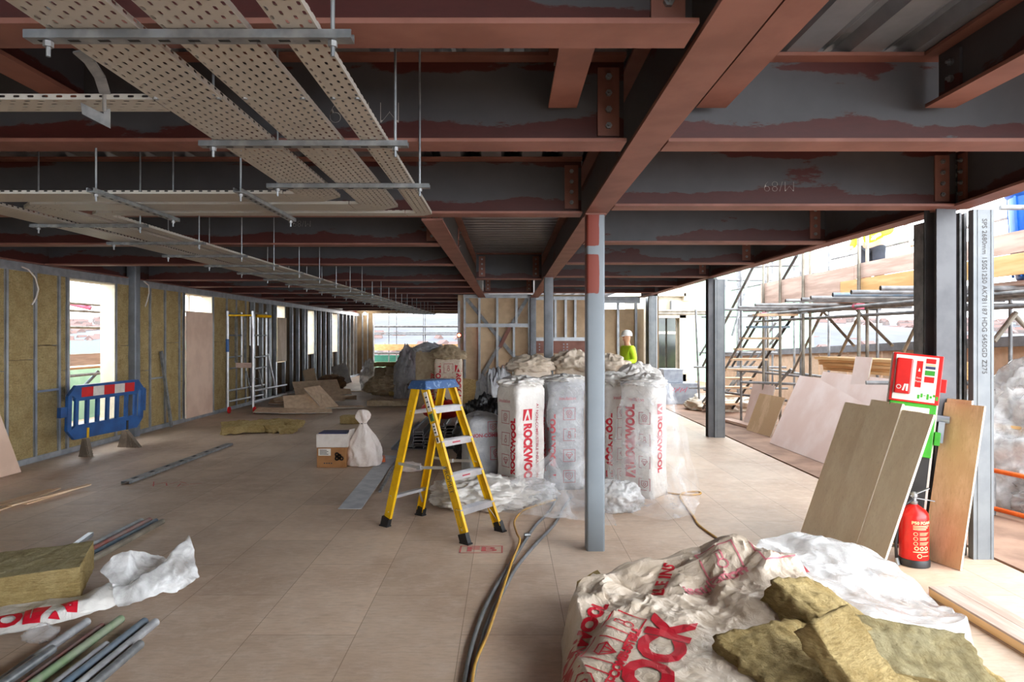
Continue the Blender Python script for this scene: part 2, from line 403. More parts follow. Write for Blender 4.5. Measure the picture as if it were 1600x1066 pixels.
CABG = mat('grey_cable', (112, 114, 116), (92, 94, 96), .45); CABY = mat('yellow_cable', (202, 154, 52), (172, 124, 38), .45)
REDB = mat('red_enamel', (206, 28, 24), (186, 18, 16), .3); GRN = mat('green_plastic', (58, 162, 38), (44, 140, 28), .4); ORA = mat('orange_plastic', (240, 108, 22), (222, 92, 12), .45)
TEAL = mat('turquoise_roof', (40, 112, 96), (32, 100, 84), .6); NET = mat('pale_green_netting', (184, 226, 196), (160, 206, 178), .8, scale=2)
CREAM = mat('cream_cladding', (224, 212, 190), (208, 196, 172), .8); DGLASS = mat('dark_window_glass', (42, 46, 44), (60, 70, 52), .12, 0, scale=1.2)
PARA = mat('buff_parapet_panel', (206, 178, 152), (190, 162, 136), .8); CAP = mat('grey_coping', (112, 112, 116), (96, 96, 100), .6)
GREYT = mat('grey_steel_box', (158, 164, 174), (136, 142, 154), .45, .4); HIVIS = mat('hi_vis_yellow', (190, 226, 30), (172, 206, 20), .7)
CLOTHD = mat('dark_work_trousers', (44, 48, 58), (34, 38, 46), .9); SKIN = mat('skin', (206, 156, 128), (192, 140, 112), .6); HELM = mat('white_helmet', (226, 226, 222), (210, 210, 206), .35)
GHILL = mat('haze_tinted_hillside', (82, 86, 92), (74, 74, 80), .9, scale=.06, detail=8); HOUSE = mat('haze_tinted_house_wall', (116, 102, 98), (100, 92, 90), .9, scale=.4)  # distance haze is mixed into the hill, house and roof base colours
ROOFT = mat('haze_tinted_tiled_roof', (108, 82, 76), (98, 82, 80), .9, scale=.5); BLUED = mat('blue_drum_plastic', (26, 104, 198), (18, 84, 170), .4)
CHALK = mat('chalk', (196, 190, 184), (170, 164, 160), .95); PAINTR = mat('red_marker_spray', (206, 92, 92), (190, 110, 104), .9, scale=20)
LAB = mat('paper_label', (228, 222, 212), (214, 208, 198), .7); LABG = mat('green_label', (70, 120, 70), (60, 104, 60), .6); LABK = mat('label_print', (70, 66, 66), (56, 52, 52), .7)
GOLD = mat('cream_print', (228, 196, 150), (214, 180, 134), .6); NAVY = mat('navy_print', (48, 52, 96), (40, 44, 84), .6)
def emis(name, c, s):
    q = Mat(name); q.b.inputs['Emission Color'].default_value = c; q.b.inputs['Emission Strength'].default_value = s; q.b.inputs['Base Color'].default_value = c; return q.m
LAMPW = emis('lamp_glow', (1, .97, .9, 1), 20); LAMPR = emis('red_lamp_glow', (1, .05, .02, 1), 8)
DARKG = mat('dark_gap', (30, 28, 27), (22, 20, 20), .9)
# ------------------------------------------------------------------ setting: ground, floor, deck, walls
b = MB(); b.box((-900, -60, -14.2), (900, 1500, -14)); struct(b.build('ground', GHILL))
b = MB()
def hill(u, v):
    x = -1300 + 2600 * u; y = 420 + 900 * v
    return V((x, y, -14 + 55 * math.sin(math.pi * min(1, v * .9)) * (.55 + .5 * NZ.noise(V((x * .002, y * .002, 0))))))
b.grid(hill, 80, 16); struct(b.build('hills', GHILL, smooth=True))
rnd = random.Random(4)
b = MB()
for i in range(1100):     # the far town: roofs and walls too many and small to count
    x = rnd.uniform(-700, 800); y = rnd.uniform(330, 900); s = rnd.uniform(4, 8); h = rnd.uniform(3, 6)
    if abs(x) < 20 and y < 30: continue
    z0 = -14 + max(0, (y - 420) * .07); c = math.cos(rnd.random()); T = M.Translation((x, y, z0)) @ M.Rotation(rnd.random() * 3, 4, 'Z')
    b.mat(0).box((-s, -s * .6, 0), (s, s * .6, h), T)
    b.mat(1).add([(-s, -s * .6, h), (s, -s * .6, h), (s, s * .6, h), (-s, s * .6, h), (-s, 0, h + 3), (s, 0, h + 3)], [(0, 1, 5, 4), (2, 3, 4, 5), (0, 4, 3), (1, 2, 5)], T)
tag(b.build('distant_town', [HOUSE, ROOFT]), 'hazy pale town spread along the horizon beyond the scaffolding', 'town', kind='stuff')

XL, XR = -6.35, 3.70
b = MB(); b.box((-6.62, -8, -.25), (XR, 29.6, 0)); floor = struct(b.build('floor', FLOOR))
b = MB(); b.box((XR, -8, -.3), (XR + .055, 29.6, -.05)); struct(b.build('slot_shade_strip_1', DARKG))  # black strip standing in for the shade inside the open floor slot
b = MB(); b.box((XR + .055, -8, -.25), (7.3, 34, -.006)); struct(b.build('terrace_floor', TERR))
b = MB(); b.box((-6.8, 29.6, -.3), (3.7, 33, -.02)); struct(b.build('end_terrace_floor', TERR))
# red spray marks on the boards
k = Ink(); k.text('FB', .16, 0, 0, 0, .004, 1.5).line([(-.165, -.085), (.165, -.085), (.165, .085), (-.165, .085)], .012, True)
pc = FL(752, 859); k.flat(M.Translation(pc + V((0, 0, .002))), 'spray_mark', PAINTR, floor)
k = Ink(); rr = random.Random(2)
for i in range(9): x = -.25 + .06 * i; k.line([(x, rr.uniform(-.1, .1)), (x + rr.uniform(0, .12), rr.uniform(-.16, .16))], .012)
k.flat(M.Translation(FL(268, 756) + V((0, 0, .002))), 'spray_mark', PAINTR, floor)

DK = 3.125; DY0 = -8
def deck(b, x0, x1, y0, y1, along='y', pitch=.32):
    prof = []; a0, a1 = (x0, x1) if along == 'y' else (y0, y1); t = a0
    while t < a1:
        prof += [(t, 0), (t + .155, 0), (t + .185, .06), (t + .215, .062), (t + .235, .05), (t + .255, .062), (t + .29, .06)]; t += pitch
    prof = [(min(q, a1), h) for q, h in prof]; k = len(prof)
    if along == 'y': vs = [(q, y, DK + h) for y in (y0, y1) for q, h in prof]
    else: vs = [(x, q, DK + h) for x in (x0, x1) for q, h in prof]
    b.add(vs, [(i, i + 1, k + i + 1, k + i) for i in range(k - 1)])
b = MB(); deck(b, -6.6, 3.65, DY0, 5.6)
deck(b, -6.6, -.62, 5.6, 29.6); deck(b, .7, 3.65, 5.6, 29.6); deck(b, -.62, .7, 5.6, 29.6, 'x', .2)
b.box((-6.6, DY0, DK + .064), (3.65, 29.6, DK + .15)); struct(b.build('ceiling', DECK))

# left wall: light-gauge studs, wool between them, tracks top and bottom
WINS = [(DX(108, XL), DX(180, XL), .36, 2.545), (DX(289, XL), DX(331.5, XL), .05, 2.55), (DX(432.5, XL), DX(445, XL), .95, 2.55), (DX(481, XL), DX(490.5, XL), 1.1, 2.53), (DX(519, XL), DX(527, XL), 1.1, 2.53)]
WT = 2.66; XO = -6.53
wall = struct(thing('wall_left', 'left wall of light steel studs with mineral wool between', 'wall', (XL, 0, 0)))
def wallfill(b, y0, y1, xi, xo):
    c = y0
    for a, e, z0, z1 in WINS:
        if e < y0 or a > y1: continue
        if a > c: b.box((xo, c, .0), (xi, a, WT - .02))
        b.box((xo, a, 0), (xi, e, z0)); b.box((xo, a, z1), (xi, e, WT - .02)); c = e
    if c < y1: b.box((xo, c, 0), (xi, y1, WT - .02))
YI = 16.9
b = MB(); c = -1.0
def woolslab(y0, y1, z0, z1):
    b.add(*(lambda q: (q.v, q.f))(fuzzy((.10, y1 - y0 - .012, z1 - z0 - .01), M.Translation((-6.42, (y0 + y1) / 2, (z0 + z1) / 2)), seed=y0, res=.16, amp=.014)))
stud_y = [DX(p_, XL) for p_ in (11, 56, 93, 235, 258.5, 281, 355, 370, 384.5, 398, 410, 421.5)] + [DX(108, XL) - .03, DX(180, XL) + .03, DX(288, XL) - .02, DX(333, XL) + .02]
edges = sorted([-.9 + .56 * i for i in range(17)] + stud_y + [DX(213, XL), DX(190, XL)]); edges = [e for e in edges if e < YI] + [YI]
for y0, y1 in zip(edges[:-1], edges[1:]):
    ym = (y0 + y1) / 2; wn = [q for q in WINS if q[0] < ym < q[1]]
    if y1 - y0 < .05: continue
    if wn:
        if wn[0][2] > .1: woolslab(y0, y1, .05, wn[0][2])
    else: woolslab(y0, y1, .05, 1.32 + .25 * math.sin(y0 * 9)); woolslab(y0, y1, 1.32 + .25 * math.sin(y0 * 9), WT - .08)
b.build('wool_infill', WOOLW, wall)
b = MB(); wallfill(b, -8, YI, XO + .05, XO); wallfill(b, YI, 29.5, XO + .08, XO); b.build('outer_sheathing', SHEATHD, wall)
far = []; y = 17.2
while y < 29.3:
    if not any(a - .1 < y < e + .1 for a, e, _, _ in WINS): far.append(y)
    y += .62
for a, e, _, _ in WINS[1:]: far += [a - .03, e + .03]
def cstud(b, x0, x1, y, wd=.05):
    b.box((x0, y - wd / 2, .04), (x0 + .004, y + wd / 2, WT - .05)); b.box((x0, y - wd / 2, .04), (x1, y - wd / 2 + .004, WT - .05)); b.box((x1 - .004, y - wd / 2, .04), (x1, y + wd / 2, WT - .05))
first = None
for y in sorted(stud_y + far + [-.4 + .56 * i for i in range(15)]):
    if y < 8.4 and y > 7.9: continue
    b = MB(); cstud(b, XO + .09, XL + .004, y); b.build('stud', STUD, wall)
b = MB(); b.box((XO, -1, 0), (XL + .008, DX(200, XL), .075)); b.box((XO, DX(213, XL), 0), (XL + .008, 29.5, .075)); b.build('bottom_track', STUD, wall)
b = MB(); b.box((XO, -1, WT - .11), (XL + .012, DX(200, XL), WT)); b.box((XO, DX(213, XL), WT - .11), (XL + .012, 29.5, WT)); b.build('top_track', STUD, wall)
b = MB()
for yy, zz in ((DX(75, XL), .93), (DX(246, XL), .92)): b.box((XL - .02, yy - .25, zz), (XL + .006, yy + .25, zz + .03))
b.build('noggin', STUD, wall)
for i, (a, e, z0, z1) in enumerate(WINS):
    b = MB(); t = .02
    b.box((XO - .05, a, z0), (XL + .002, a + t, z1)); b.box((XO - .05, e - t, z0), (XL + .002, e, z1)); b.box((XO - .05, a, z1 - t), (XL + .002, e, z1)); b.box((XO - .05, a, z0), (XL + .002, e, z0 + t))
    if i == 1: b.box((XO, a + .45, 2.19), (XO + .05, a + .5, z1))
    struct(b.build('window_%d' % (i + 1), CREAM if i != 1 else CREAM))
b = MB(); b.box((-6.6, -8.1, 0), (1.2, -8, DK)); struct(b.build('wall_rear', SHEATH))
# end wall beyond, side wall and partition
Y1, Y2 = 17.4, 29.4
wall = struct(thing('wall_end', 'far end wall of studs and dark boards', 'wall', (-6, Y2, 0)))
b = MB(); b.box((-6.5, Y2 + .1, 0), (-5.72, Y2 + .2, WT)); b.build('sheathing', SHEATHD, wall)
for x in (-6.2, -5.98, -5.74): b = MB(); b.box((x - .02, Y2, 0), (x + .02, Y2 + .1, WT)); b.build('stud', STUD, wall)
b = MB(); b.box((-6.5, Y2, WT), (3.6, Y2 + .2, 3.1)); b.build('lintel', SHEATHD, wall)
wall = struct(thing('wall_side', 'side wall running back from the partition', 'wall', (-1.25, Y1, 0)))
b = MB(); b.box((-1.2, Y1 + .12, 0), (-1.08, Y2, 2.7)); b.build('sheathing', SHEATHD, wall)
wall = struct(thing('wall_back', 'partition of steel framing backed with pale boards', 'wall', (0, Y1, 0)))
XP0, XP1 = (715 - 792) / F * Y1, 3.5
def bx(px): return (px - 792) / F * Y1
def bz(py): return CZ + (525 - py) / F * Y1
b = MB(); b.box((XP0, Y1 + .11, 0), (bx(945), Y1 + .16, 2.75)); b.box((bx(945), Y1 + .11, 0), (XP1, Y1 + .16, bz(483))); b.build('sheathing', SHEATH, wall)
vst = [(717, 0, 470), (726, 0, 465), (749, 0, 465), (777, 0, 465), (803, 0, 511), (807, 465, 511), (827, 0, 465), (833, 0, 468), (868, 465, 529), (884, 465, 529), (899, 465, 529), (966, 0, 472), (994, 0, 472)]
for px, t0, t1 in vst:
    b = MB(); x = bx(px); z1_ = bz(t1) if t1 < 510 else bz(511); z0_ = 0 if t0 == 0 else (bz(511) if t1 == 511 else bz(528))
    if t1 == 511 and t0 == 465: z0_, z1_ = bz(511), 2.69
    if t1 == 529: z0_, z1_ = bz(529), 2.69
    b.box((x - .028, Y1 - .0, z0_), (x + .028, Y1 + .11, max(z1_, z0_ + .3) if t1 != 511 or t0 else bz(511))); b.build('stud', STUD, wall)
for x0, x1, y in ((724, 830, 463), (724, 830, 508.5), (838, 915, 530), (838, 1000, 466), (945, 1000, 471)):
    b = MB(); b.box((bx(x0), Y1 - .005, bz(y) - .045), (bx(x1), Y1 + .1, bz(y) + .045)); b.build('track', STUD, wall)
b = MB(); b.box((bx(838), Y1 + .02, bz(552)), (bx(920), Y1 + .08, bz(533))); o = b.build('red_channel_beam', RED, wall); o['label'] = 'red oxide steel channel'
b = MB()
for px in (843, 881, 886.5):
    for py in (538, 542.5, 547): b.tube([(bx(px), Y1 + .022, bz(py)), (bx(px), Y1 + .005, bz(py))], .018, 8)
b.build('bolt', GALV, wall)
for p_, q_, m_ in (((728, 466), (826, 585), GALVD), ((824, 466), (735, 618), GALVD)):
    b = MB(); b.bar((bx(p_[0]), Y1 + .06, bz(p_[1])), (bx(q_[0]), Y1 + .06, bz(q_[1])), .09, .03, (1, 0, .4)); b.build('brace', m_, wall)
b = MB(); b.bar((bx(797), Y1 + .03, bz(511)), (bx(781), Y1 + .03, bz(543)), .09, .02, (1, 0, .4)); o = b.build('brace', RED, wall); o['label'] = 'red painted length of brace'
# right facade return
wall = struct(thing('wall_right', 'short return of studs closing the right side', 'wall', (3.5, 16, 0)))
b = MB(); b.box((3.62, 16.5, 0), (3.66, Y1, WT)); b.build('sheathing', SHEATHD, wall)
for y in (16.5, 16.9, 17.25): b = MB(); b.box((3.5, y - .02, 0), (3.62, y + .02, WT)); b.build('stud', STUD, wall)

# ------------------------------------------------------------------ structural steel
ZB = 2.674; DP = .45
def ibeam(p, q, wd, dp, label, group, plates=(), mats=None, chalk=None, name='steel_beam', tf=.018, cat='beam'):
    """p,q: ends of the underside centre line. plates: (distance along, side) of bolted end plates."""
    p, q = V(p), V(q); L = (q - p).length; b = MB(); h = wd / 2
    b.mat(1); b.box((0, -h, 0), (L, h, tf)); b.box((0, -h, dp - tf), (L, h, dp)); b.mat(0).box((0, -.006, tf), (L, .006, dp - tf))
    o = b.build(name, mats or [WEB, RED], bevel=0); o.location = p; o.rotation_euler = (0, 0, math.atan2(q.y - p.y, q.x - p.x))
    tag(o, label, cat, group)
    for x, sd in plates:
        b = MB(); y = sd * .02; b.box((x - .055, min(0, y), .05), (x + .055, max(0, y), dp - .05)); e = b.build('fin_plate', RED if dp > .4 else WEB, o, world=False)
        for i in range(4 if dp > .4 else 2):
            zz = .1 + i * (dp - .2) / (3 if dp > .4 else 1)
            b = MB(); b.tube([(x, y, zz), (x, y + sd * .016, zz)], .017, 6); b.tube([(x, y, zz), (x, y + sd * .03, zz)], .008, 6); b.build('bolt', GALV, e, world=False)
    for t, x, z, sd, sz in chalk or ():
        k = Ink().text(t, sz, 0, 0, 180, -.004 * sz / .1)
        T = M.Translation((x, sd * .0075, z)) @ M.Rotation(R(90), 4, 'X') if sd < 0 else M.Translation((x, .0075, z)) @ M.Rotation(R(180), 4, 'Z') @ M.Rotation(R(90), 4, 'X')
        bb = MB(); k.bm.verts.index_update(); bb.add([tuple(v.co) for v in k.bm.verts], [tuple(v.index for v in f.verts) for f in k.bm.faces], T); k.bm.free(); bb.build('chalk_mark', CHALK, o, world=False)
    return o
def yc(py0, py1): return (DZ(py0, ZB) + DZ(py1, ZB)) / 2
SPX = .71
GL, GR, GM = 'steel cross beams left of the middle column line', 'steel cross beams right of the middle column line', 'steel cross beams between the two long beams'
lefts = [(yc(37, 75), .60), (yc(221, 237), .60), (yc(333, 340), .60)] + [(DZ(y, ZB), -.73) for y in (384, 415, 439, 449, 459, 466, 471.5, 477.5, 482, 485.5)]
for i, (y, xe) in enumerate(lefts):
    ch = {1: [('M189', 5.60, .18, -1, .17)], 3: [('M/89', 4.12, .24, -1, .1)]}.get(i)
    ch = [(t, xx + 0, zz, s_, z_) for t, xx, zz, s_, z_ in ch] if ch else None
    ibeam((XL + .02, y, ZB), (xe, y, ZB), .185, DP, 'steel cross beam left of the middle column line, %s from the camera' % ORD[i], GL,
          plates=[(xe - XL - .1, -1), (.1, -1)] if i < 4 else (), chalk=ch)
rights = [(yc(221, 237), 3.5), (yc(322, 329), 3.42)] + [(DZ(y, ZB), 3.36) for y in (381, 413, 433.5, 447.7, 458)]
for i, (y, xe) in enumerate(rights):
    ch = {1: [('M/89', (1217 - 792) / F * y - .81, .17, -1, .12)]}.get(i)
    ibeam((.81, y, ZB), (xe, y, ZB), .185, DP, 'steel cross beam right of the middle column line, %s from the camera' % ORD[i], GR, plates=[(xe - .81 - .11, -1)] if i < 5 else (), chalk=ch)
for i, py in enumerate((437, 458)):
    y = DZ(py, ZB); ibeam((-.53, y, ZB), (.60, y, ZB), .185, DP, 'short steel cross beam between the two long beams, %s' % ('nearer' if i == 0 else 'farther'), GM, plates=[(.1, -1), (1.03, -1)])
ibeam((SPX, -1.5, ZB - .004), (SPX, 17.38, ZB - .004), .175, DP, 'long central steel beam running away above the middle columns', None)
ibeam((-.63, 5.75, ZB - .003), (-.63, 17.38, ZB - .003), .175, DP, 'long steel beam running back left of the ribbed ceiling panel', None, plates=[(.5, -1), (3.0, -1)])
ibeam((3.41, 5.26, ZB - .003), (3.41, 17.38, ZB - .003), .16, DP, 'long steel edge beam over the open right side', None, chalk=[('M/70', 1.0, .22, 1, .13)])
ibeam((3.455, 5.27, ZB - .002), (3.0, 1.0, ZB - .002), .17, DP, 'near steel edge beam angling in from the right column to the camera', None, plates=[(.12, -1)])
ibeam((XL - .1, -1, ZB - .0), (XL - .1, 29.5, ZB - .0), .16, DP, 'long steel edge beam above the left stud wall', None)
zs = 2.84; y2 = yc(221, 237); y1 = yc(37, 75)
GS = 'short secondary beams between the first cross beams'
ibeam((2.165, 1.0, zs), (2.165, y2 - .1, zs), .15, .28, 'short secondary beam at upper right meeting the cross beam', GS, plates=[(2.3, 1)])
ibeam((1.02, 1.0, zs), (1.02, y2 - .1, zs), .15, .28, 'short secondary beam just right of the long central beam', GS)
ibeam((.278, y1 + .1, zs), (.278, y2 - .1, zs), .142, .28, 'short red secondary beam just left of the long central beam', GS, plates=[(1.0, 1)])
ibeam((-2.12, y1 - .9, zs), (-2.12, y2 - .1, zs), .15, .28, 'short secondary beam at upper left behind the cable trays', GS)
# columns
def shs(x, y, s, z1, label, name='steel_column', plate=True, m=None):
    r = thing(name, label, 'column', (x, y, 0)); b = MB(); h = s / 2; c = .018
    prof = []
    for cx_, cy_, a0 in ((h - c, h - c, 0), (-h + c, h - c, 90), (-h + c, -h + c, 180), (h - c, -h + c, 270)):
        for k in range(5): a = R(a0 + 22.5 * k); prof.append((cx_ + c * math.cos(a), cy_ + c * math.sin(a)))
    n = len(prof); b.add([(x + a, y + e, z) for z in (0, z1) for a, e in prof], [(i, (i + 1) % n, n + (i + 1) % n, n + i) for i in range(n)] + [tuple(range(n, 2 * n))])
    b.build('shaft', m or COLM, r, smooth=2)
    if plate:
        b = MB(); b.box((x - h - .01, y - h - .01, z1), (x + h + .01, y + h + .01, z1 + .012)); b.build('cap_plate', RED, r)
    return r
shs((930 - 792) / F * 5.4 + .005, 5.4 + .072, .145, ZB - .018, 'nearest grey square steel column in the middle of the floor')
shs((857.5 - 792) / F * 11.2, 11.27, .15, ZB - .018, 'middle square steel column behind the wrapped packs', m=GREY)
shs((833 - 792) / F * 17.2, 17.25, .15, ZB - .018, 'farthest square steel column set in front of the partition', m=GREY)
shs(XL + .02, (DX(200, XL) + DX(213, XL)) / 2, .16, WT + .4, 'grey steel column set in the left stud wall', plate=False, m=GREY)
def hcol(x, y, wd, dpt, z1, label):
    r = thing('steel_column', label, 'column', (x, y, 0)); b = MB(); t = .014
    b.box((x - wd / 2, y - dpt / 2, 0), (x + wd / 2, y - dpt / 2 + t, z1)); b.box((x - wd / 2, y + dpt / 2 - t, 0), (x + wd / 2, y + dpt / 2, z1)); b.box((x - t / 2, y - dpt / 2 + t, 0), (x + t / 2, y + dpt / 2 - t, z1))
    b.build('shaft', STEELD, r)
    b = MB(); b.box((x - .006 - .05, y - dpt / 2 - .012, 2.8), (x + .09, y - dpt / 2, 3.05)); e = b.build('splice_plate', GREY, r)
    for i in range(3): b = MB(); zz = 2.86 + i * .065; b.tube([(x + .05, y - dpt / 2 - .012, zz), (x + .05, y - dpt / 2 - .03, zz)], .017, 6); b.build('bolt', GALV, e)
    return r
hcol(3.37, 5.33, .15, .16, 3.1, 'near grey steel column at the open right side behind the fire trolley')
hcol(3.45, 11.55, .15, .16, ZB - .01, 'far grey steel column at the open right side')
def jamb(x0, x1, y, z1, label, dpt=.06, txt=None):
    r = thing('jamb_stud', label, 'stud', ((x0 + x1) / 2, y, 0), 'pale steel jamb studs along the right side'); b = MB(); w_ = x1 - x0
    prof = [(0, dpt), (0, 0), (w_ * .13, 0), (w_ * .15, .008), (w_ * .19, .008), (w_ * .21, 0), (w_ * .79, 0), (w_ * .81, .008), (w_ * .85, .008), (w_ * .87, 0), (w_, 0), (w_, dpt), (w_ - .004, dpt), (w_ - .004, .004), (.004, .004), (.004, dpt)]
    n = len(prof); b.add([(x0 + a, y + e, z) for z in (0, z1) for a, e in prof], [(i, (i + 1) % n, n + (i + 1) % n, n + i) for i in range(n)])
    b.build('channel', JAMB, r)
    if txt:
        k = Ink().text(txt, .052, 0, 0, -90, 0); k.flat(M.Translation(((x0 + x1) / 2 + .005, y - .002, 2.0)) @ M.Rotation(R(90), 4, 'X'), 'printed_code', LABK, r)
    return r
jamb((1521 - 792) / F * 5.2, (1553 - 792) / F * 5.2, 5.2, ZB - .012, 'pale steel jamb stud with printed code, right of the fire trolley', txt='SPS 2680mm 150S1250 AK781187 HDG S450GD Z275')
jamb((1117 - 792) / F * 11.43, (1133 - 792) / F * 11.43, 11.43, ZB - .03, 'pale steel jamb stud beside the far right column', .12)
jamb((1014 - 792) / F * 16.4, (1026 - 792) / F * 16.4, 16.4, WT, 'pale steel jamb stud at the end of the right return wall', .1)
# dark studs flanking the right columns
for (xa, xb, y, lab) in (((1443 - 792) / F * 5.75, (1463 - 792) / F * 5.75, 5.75, 'dark steel stud just left of the near right column'), (3.5, 3.56, 5.3, 'dark steel stud between the near right column and the coded jamb stud')):
    r = thing('metal_stud', lab, 'stud', ((xa + xb) / 2, y, 0)); b = MB()
    b.box((xa, y, 0), (xa + .004, y + .14, ZB - .02)); b.box((xa, y + .136, 0), (xb, y + .14, ZB - .02)); b.box((xb - .02, y, 0), (xb, y + .004, ZB - .02)); b.box((xa, y, 0), (xa + .02, y + .004, ZB - .02)); b.box((xb - .004, y, 0), (xb, y + .14, ZB - .02)); b.build('channel', GALVD, r)
# ------------------------------------------------------------------ cable trays and their hangers
TZ = CZ + .76
def traymesh(pts, wd, h=.018, mitre=True):
    """Open channel along a polyline on the ground plan; pts are centre-line corners."""
    b = MB(); L = []; pts = [V((x, y, 0)) for x, y in pts]; n = len(pts)
    for i, p in enumerate(pts):
        d0 = (pts[i] - pts[i - 1]).normalized() if i else (pts[1] - pts[0]).normalized(); d1 = (pts[i + 1] - p).normalized() if i < n - 1 else d0
        nn = (V((-d0.y, d0.x, 0)) + V((-d1.y, d1.x, 0))); nn = nn / max(.3, nn.length_squared) * 2 if i and i < n - 1 else V((-d0.y, d0.x, 0)); L.append((p, nn))
    uvs = []; s = 0
    for i in range(n - 1):
        (p, a), (q, c) = L[i], L[i + 1]; k = wd / 2; ln = (q - p).length
        row = lambda P_, N_: [P_ + N_ * k + V((0, 0, h)), P_ + N_ * k, P_ - N_ * k, P_ - N_ * k + V((0, 0, h))]
        r0, r1 = row(p, a), row(q, c); d = (q - p).normalized(); pv = V((-d.y, d.x, 0))
        o = len(b.v); b.add([v + V((0, 0, TZ)) for v in r0 + r1], [(0, 4, 5, 1), (1, 5, 6, 2), (2, 6, 7, 3)])
        def uv(v, e): return ((v - p).dot(d) + s, (v - p).dot(pv) + e)
        us = [uv(r0[0], 0)[0], uv(r0[1], 0)[0], uv(r0[2], 0)[0], uv(r0[3], 0)[0]], [uv(r1[0], 0)[0], uv(r1[1], 0)[0], uv(r1[2], 0)[0], uv(r1[3], 0)[0]]
        cc = [k + h, k, -k, -k - h]
        for a_ in range(3): uvs += [(us[0][a_], cc[a_]), (us[1][a_], cc[a_]), (us[1][a_ + 1], cc[a_ + 1]), (us[0][a_ + 1], cc[a_ + 1])]
        s += ln
    return b, uvs
def tray(b, uvs, name, parent):
    o = b.build(name, TRAY, parent); l = o.data.uv_layers.new(name='UVMap')
    for i, uv in enumerate(uvs): l.data[i].uv = uv
    md = o.modifiers.new('thick', 'SOLIDIFY'); md.thickness = .0025
    return o
runs = [((-1.136 - .91) / 2, .225, 3.77, -3.06, 24.0, 'widest cable tray run, outermost of the three side by side'),
        ((-.85 - .641) / 2, .209, 4.055, -2.77, 24.1, 'middle cable tray run of the three side by side'),
        ((-.568 - .467) / 2, .101, 4.285, -2.55, 24.2, 'narrowest cable tray run, innermost of the three side by side')]
for x0, wd, yb, x1, ye, lab in runs:
    r = thing('cable_tray', 'perforated galvanised ' + lab, 'cable tray', (x0, .4, TZ), 'cable tray runs hung under the ceiling')
    h = wd / 2; g = .004
    b, uv = traymesh([(x0, .3), (x0, 2.19)], wd); tray(b, uv, 'straight_length', r)
    b, uv = traymesh([(x0, 2.19 + g), (x0, yb - h - .06)], wd); tray(b, uv, 'straight_length', r)
    c = .04 + wd * .1
    b, uv = traymesh([(x0, yb - h - .06 + g), (x0, yb - h * .55), (x0 - h * .55, yb), (x0 - h - .06, yb)], wd * .98); tray(b, uv, 'corner_bend', r)
    b, uv = traymesh([(x0 - h - .06 - g, yb), (x1 + h + .06, yb)], wd); tray(b, uv, 'straight_length', r)
    b, uv = traymesh([(x1 + h + .06 - g, yb), (x1 + h * .55, yb), (x1, yb + h * .55), (x1, yb + h + .06)], wd * .98); tray(b, uv, 'corner_bend', r)
    y = yb + h + .06 + g
    while y < ye: b, uv = traymesh([(x1, y), (x1, min(ye, y + 3) - g)], wd); tray(b, uv, 'straight_length', r); y += 3
    b = MB()
    for yy in (2.19,):
        for sx in (-h + .012, h - .012): b.tube([(x0 + sx, yy, TZ - .004), (x0 + sx, yy, TZ + .012)], .009, 8)
    b.build('joint_bolt', GALV, r)
r = thing('cable_tray', 'narrow perforated branch tray crossing at the upper left edge', 'cable tray', (-1.7, 2.25, TZ), 'cable tray runs hung under the ceiling')
b, uv = traymesh([(-1.14, 2.26), (-2.6, 2.26)], .12); tray(b, uv, 'straight_length', r)
br = thing('bracket', 'curved grey steel arm bracket holding the branch tray at upper left', 'bracket', (-1.5, 2.2, TZ))
b = MB(); pts = [P(122, 80, 1.9), P(140, 96, 1.95), P(156, 120, 2.02), P(164, 146, 2.1)]
for a_, c_ in zip(pts[:-1], pts[1:]): b.bar(a_, c_, .03, .006, (1, 0, .2))
b.build('arm', GALVD, br)
b = MB(); q = [P(126, 160, 2.18), P(128, 178, 2.18), P(171, 200, 2.18), P(171, 170, 2.18), P(162, 170, 2.18), P(162, 178, 2.18)]
b.add(q + [p + V((0, .006, 0)) for p in q], [tuple(range(6))[::-1], tuple(range(6, 12))] + [(i, (i + 1) % 6, 6 + (i + 1) % 6, 6 + i) for i in range(6)]); b.build('gusset', GALVD, br)
b = MB(); b.tube([P(163, 145, 2.12), P(163, 172, 2.16)], .006); b.build('bolt', GALV, br)
def hanger(p, q, label, rods=(0.05, .05)):
    """Trapeze: slotted channel between two threaded rods up to the deck."""
    p, q = V(p), V(q); d = (q - p).normalized(); r = thing('trapeze_hanger', label, 'hanger', p, 'trapeze hangers under the cable trays')
    n = V((-d.y, d.x, 0)); b = MB(); L = (q - p).length
    b.extrude([(-.02, .0105), (-.02, -.0105), (.02, -.0105), (.02, .0105), (.012, .0105), (.016, .007), (.016, -.007), (-.016, -.007), (-.016, .007), (-.012, .0105)], p, q, n if n.length else (0, 1, 0))
    b.mat(1); k = int(L / .075)
    for i in range(k):
        c = p + d * (.04 + i * .075); b.bar(c - d * .014 - V((0, 0, .0108)), c + d * .014 - V((0, 0, .0108)), .011, .001, n)
    b.build('slotted_channel', [GALV, DARKG], r)
    for e, off in ((p, rods[0]), (q, -rods[1])):
        a = e + d * off; b = MB(); b.tube([a - V((0, 0, .05)), V((a.x, a.y, DK))], .0055, 8); ro = b.build('threaded_rod', GALV, r)
        b = MB(); b.tube([a - V((0, 0, .026)), a - V((0, 0, .012))], .012, 6); b.build('nut', GALVD, ro)
SZ = TZ - .0125
for i, y in enumerate((1.71, 2.67, 3.42)):
    hanger((-1.195, y, SZ), (-.385, y, SZ), 'slotted trapeze hanger across the near trays, %s from the camera' % ORD[i])
hanger((-2.13, 3.5, SZ), (-2.13, 4.42, SZ), 'trapeze hanger along the crossing trays, left one'); hanger((-1.38, 3.5, SZ), (-1.38, 4.42, SZ), 'trapeze hanger along the crossing trays, right one')
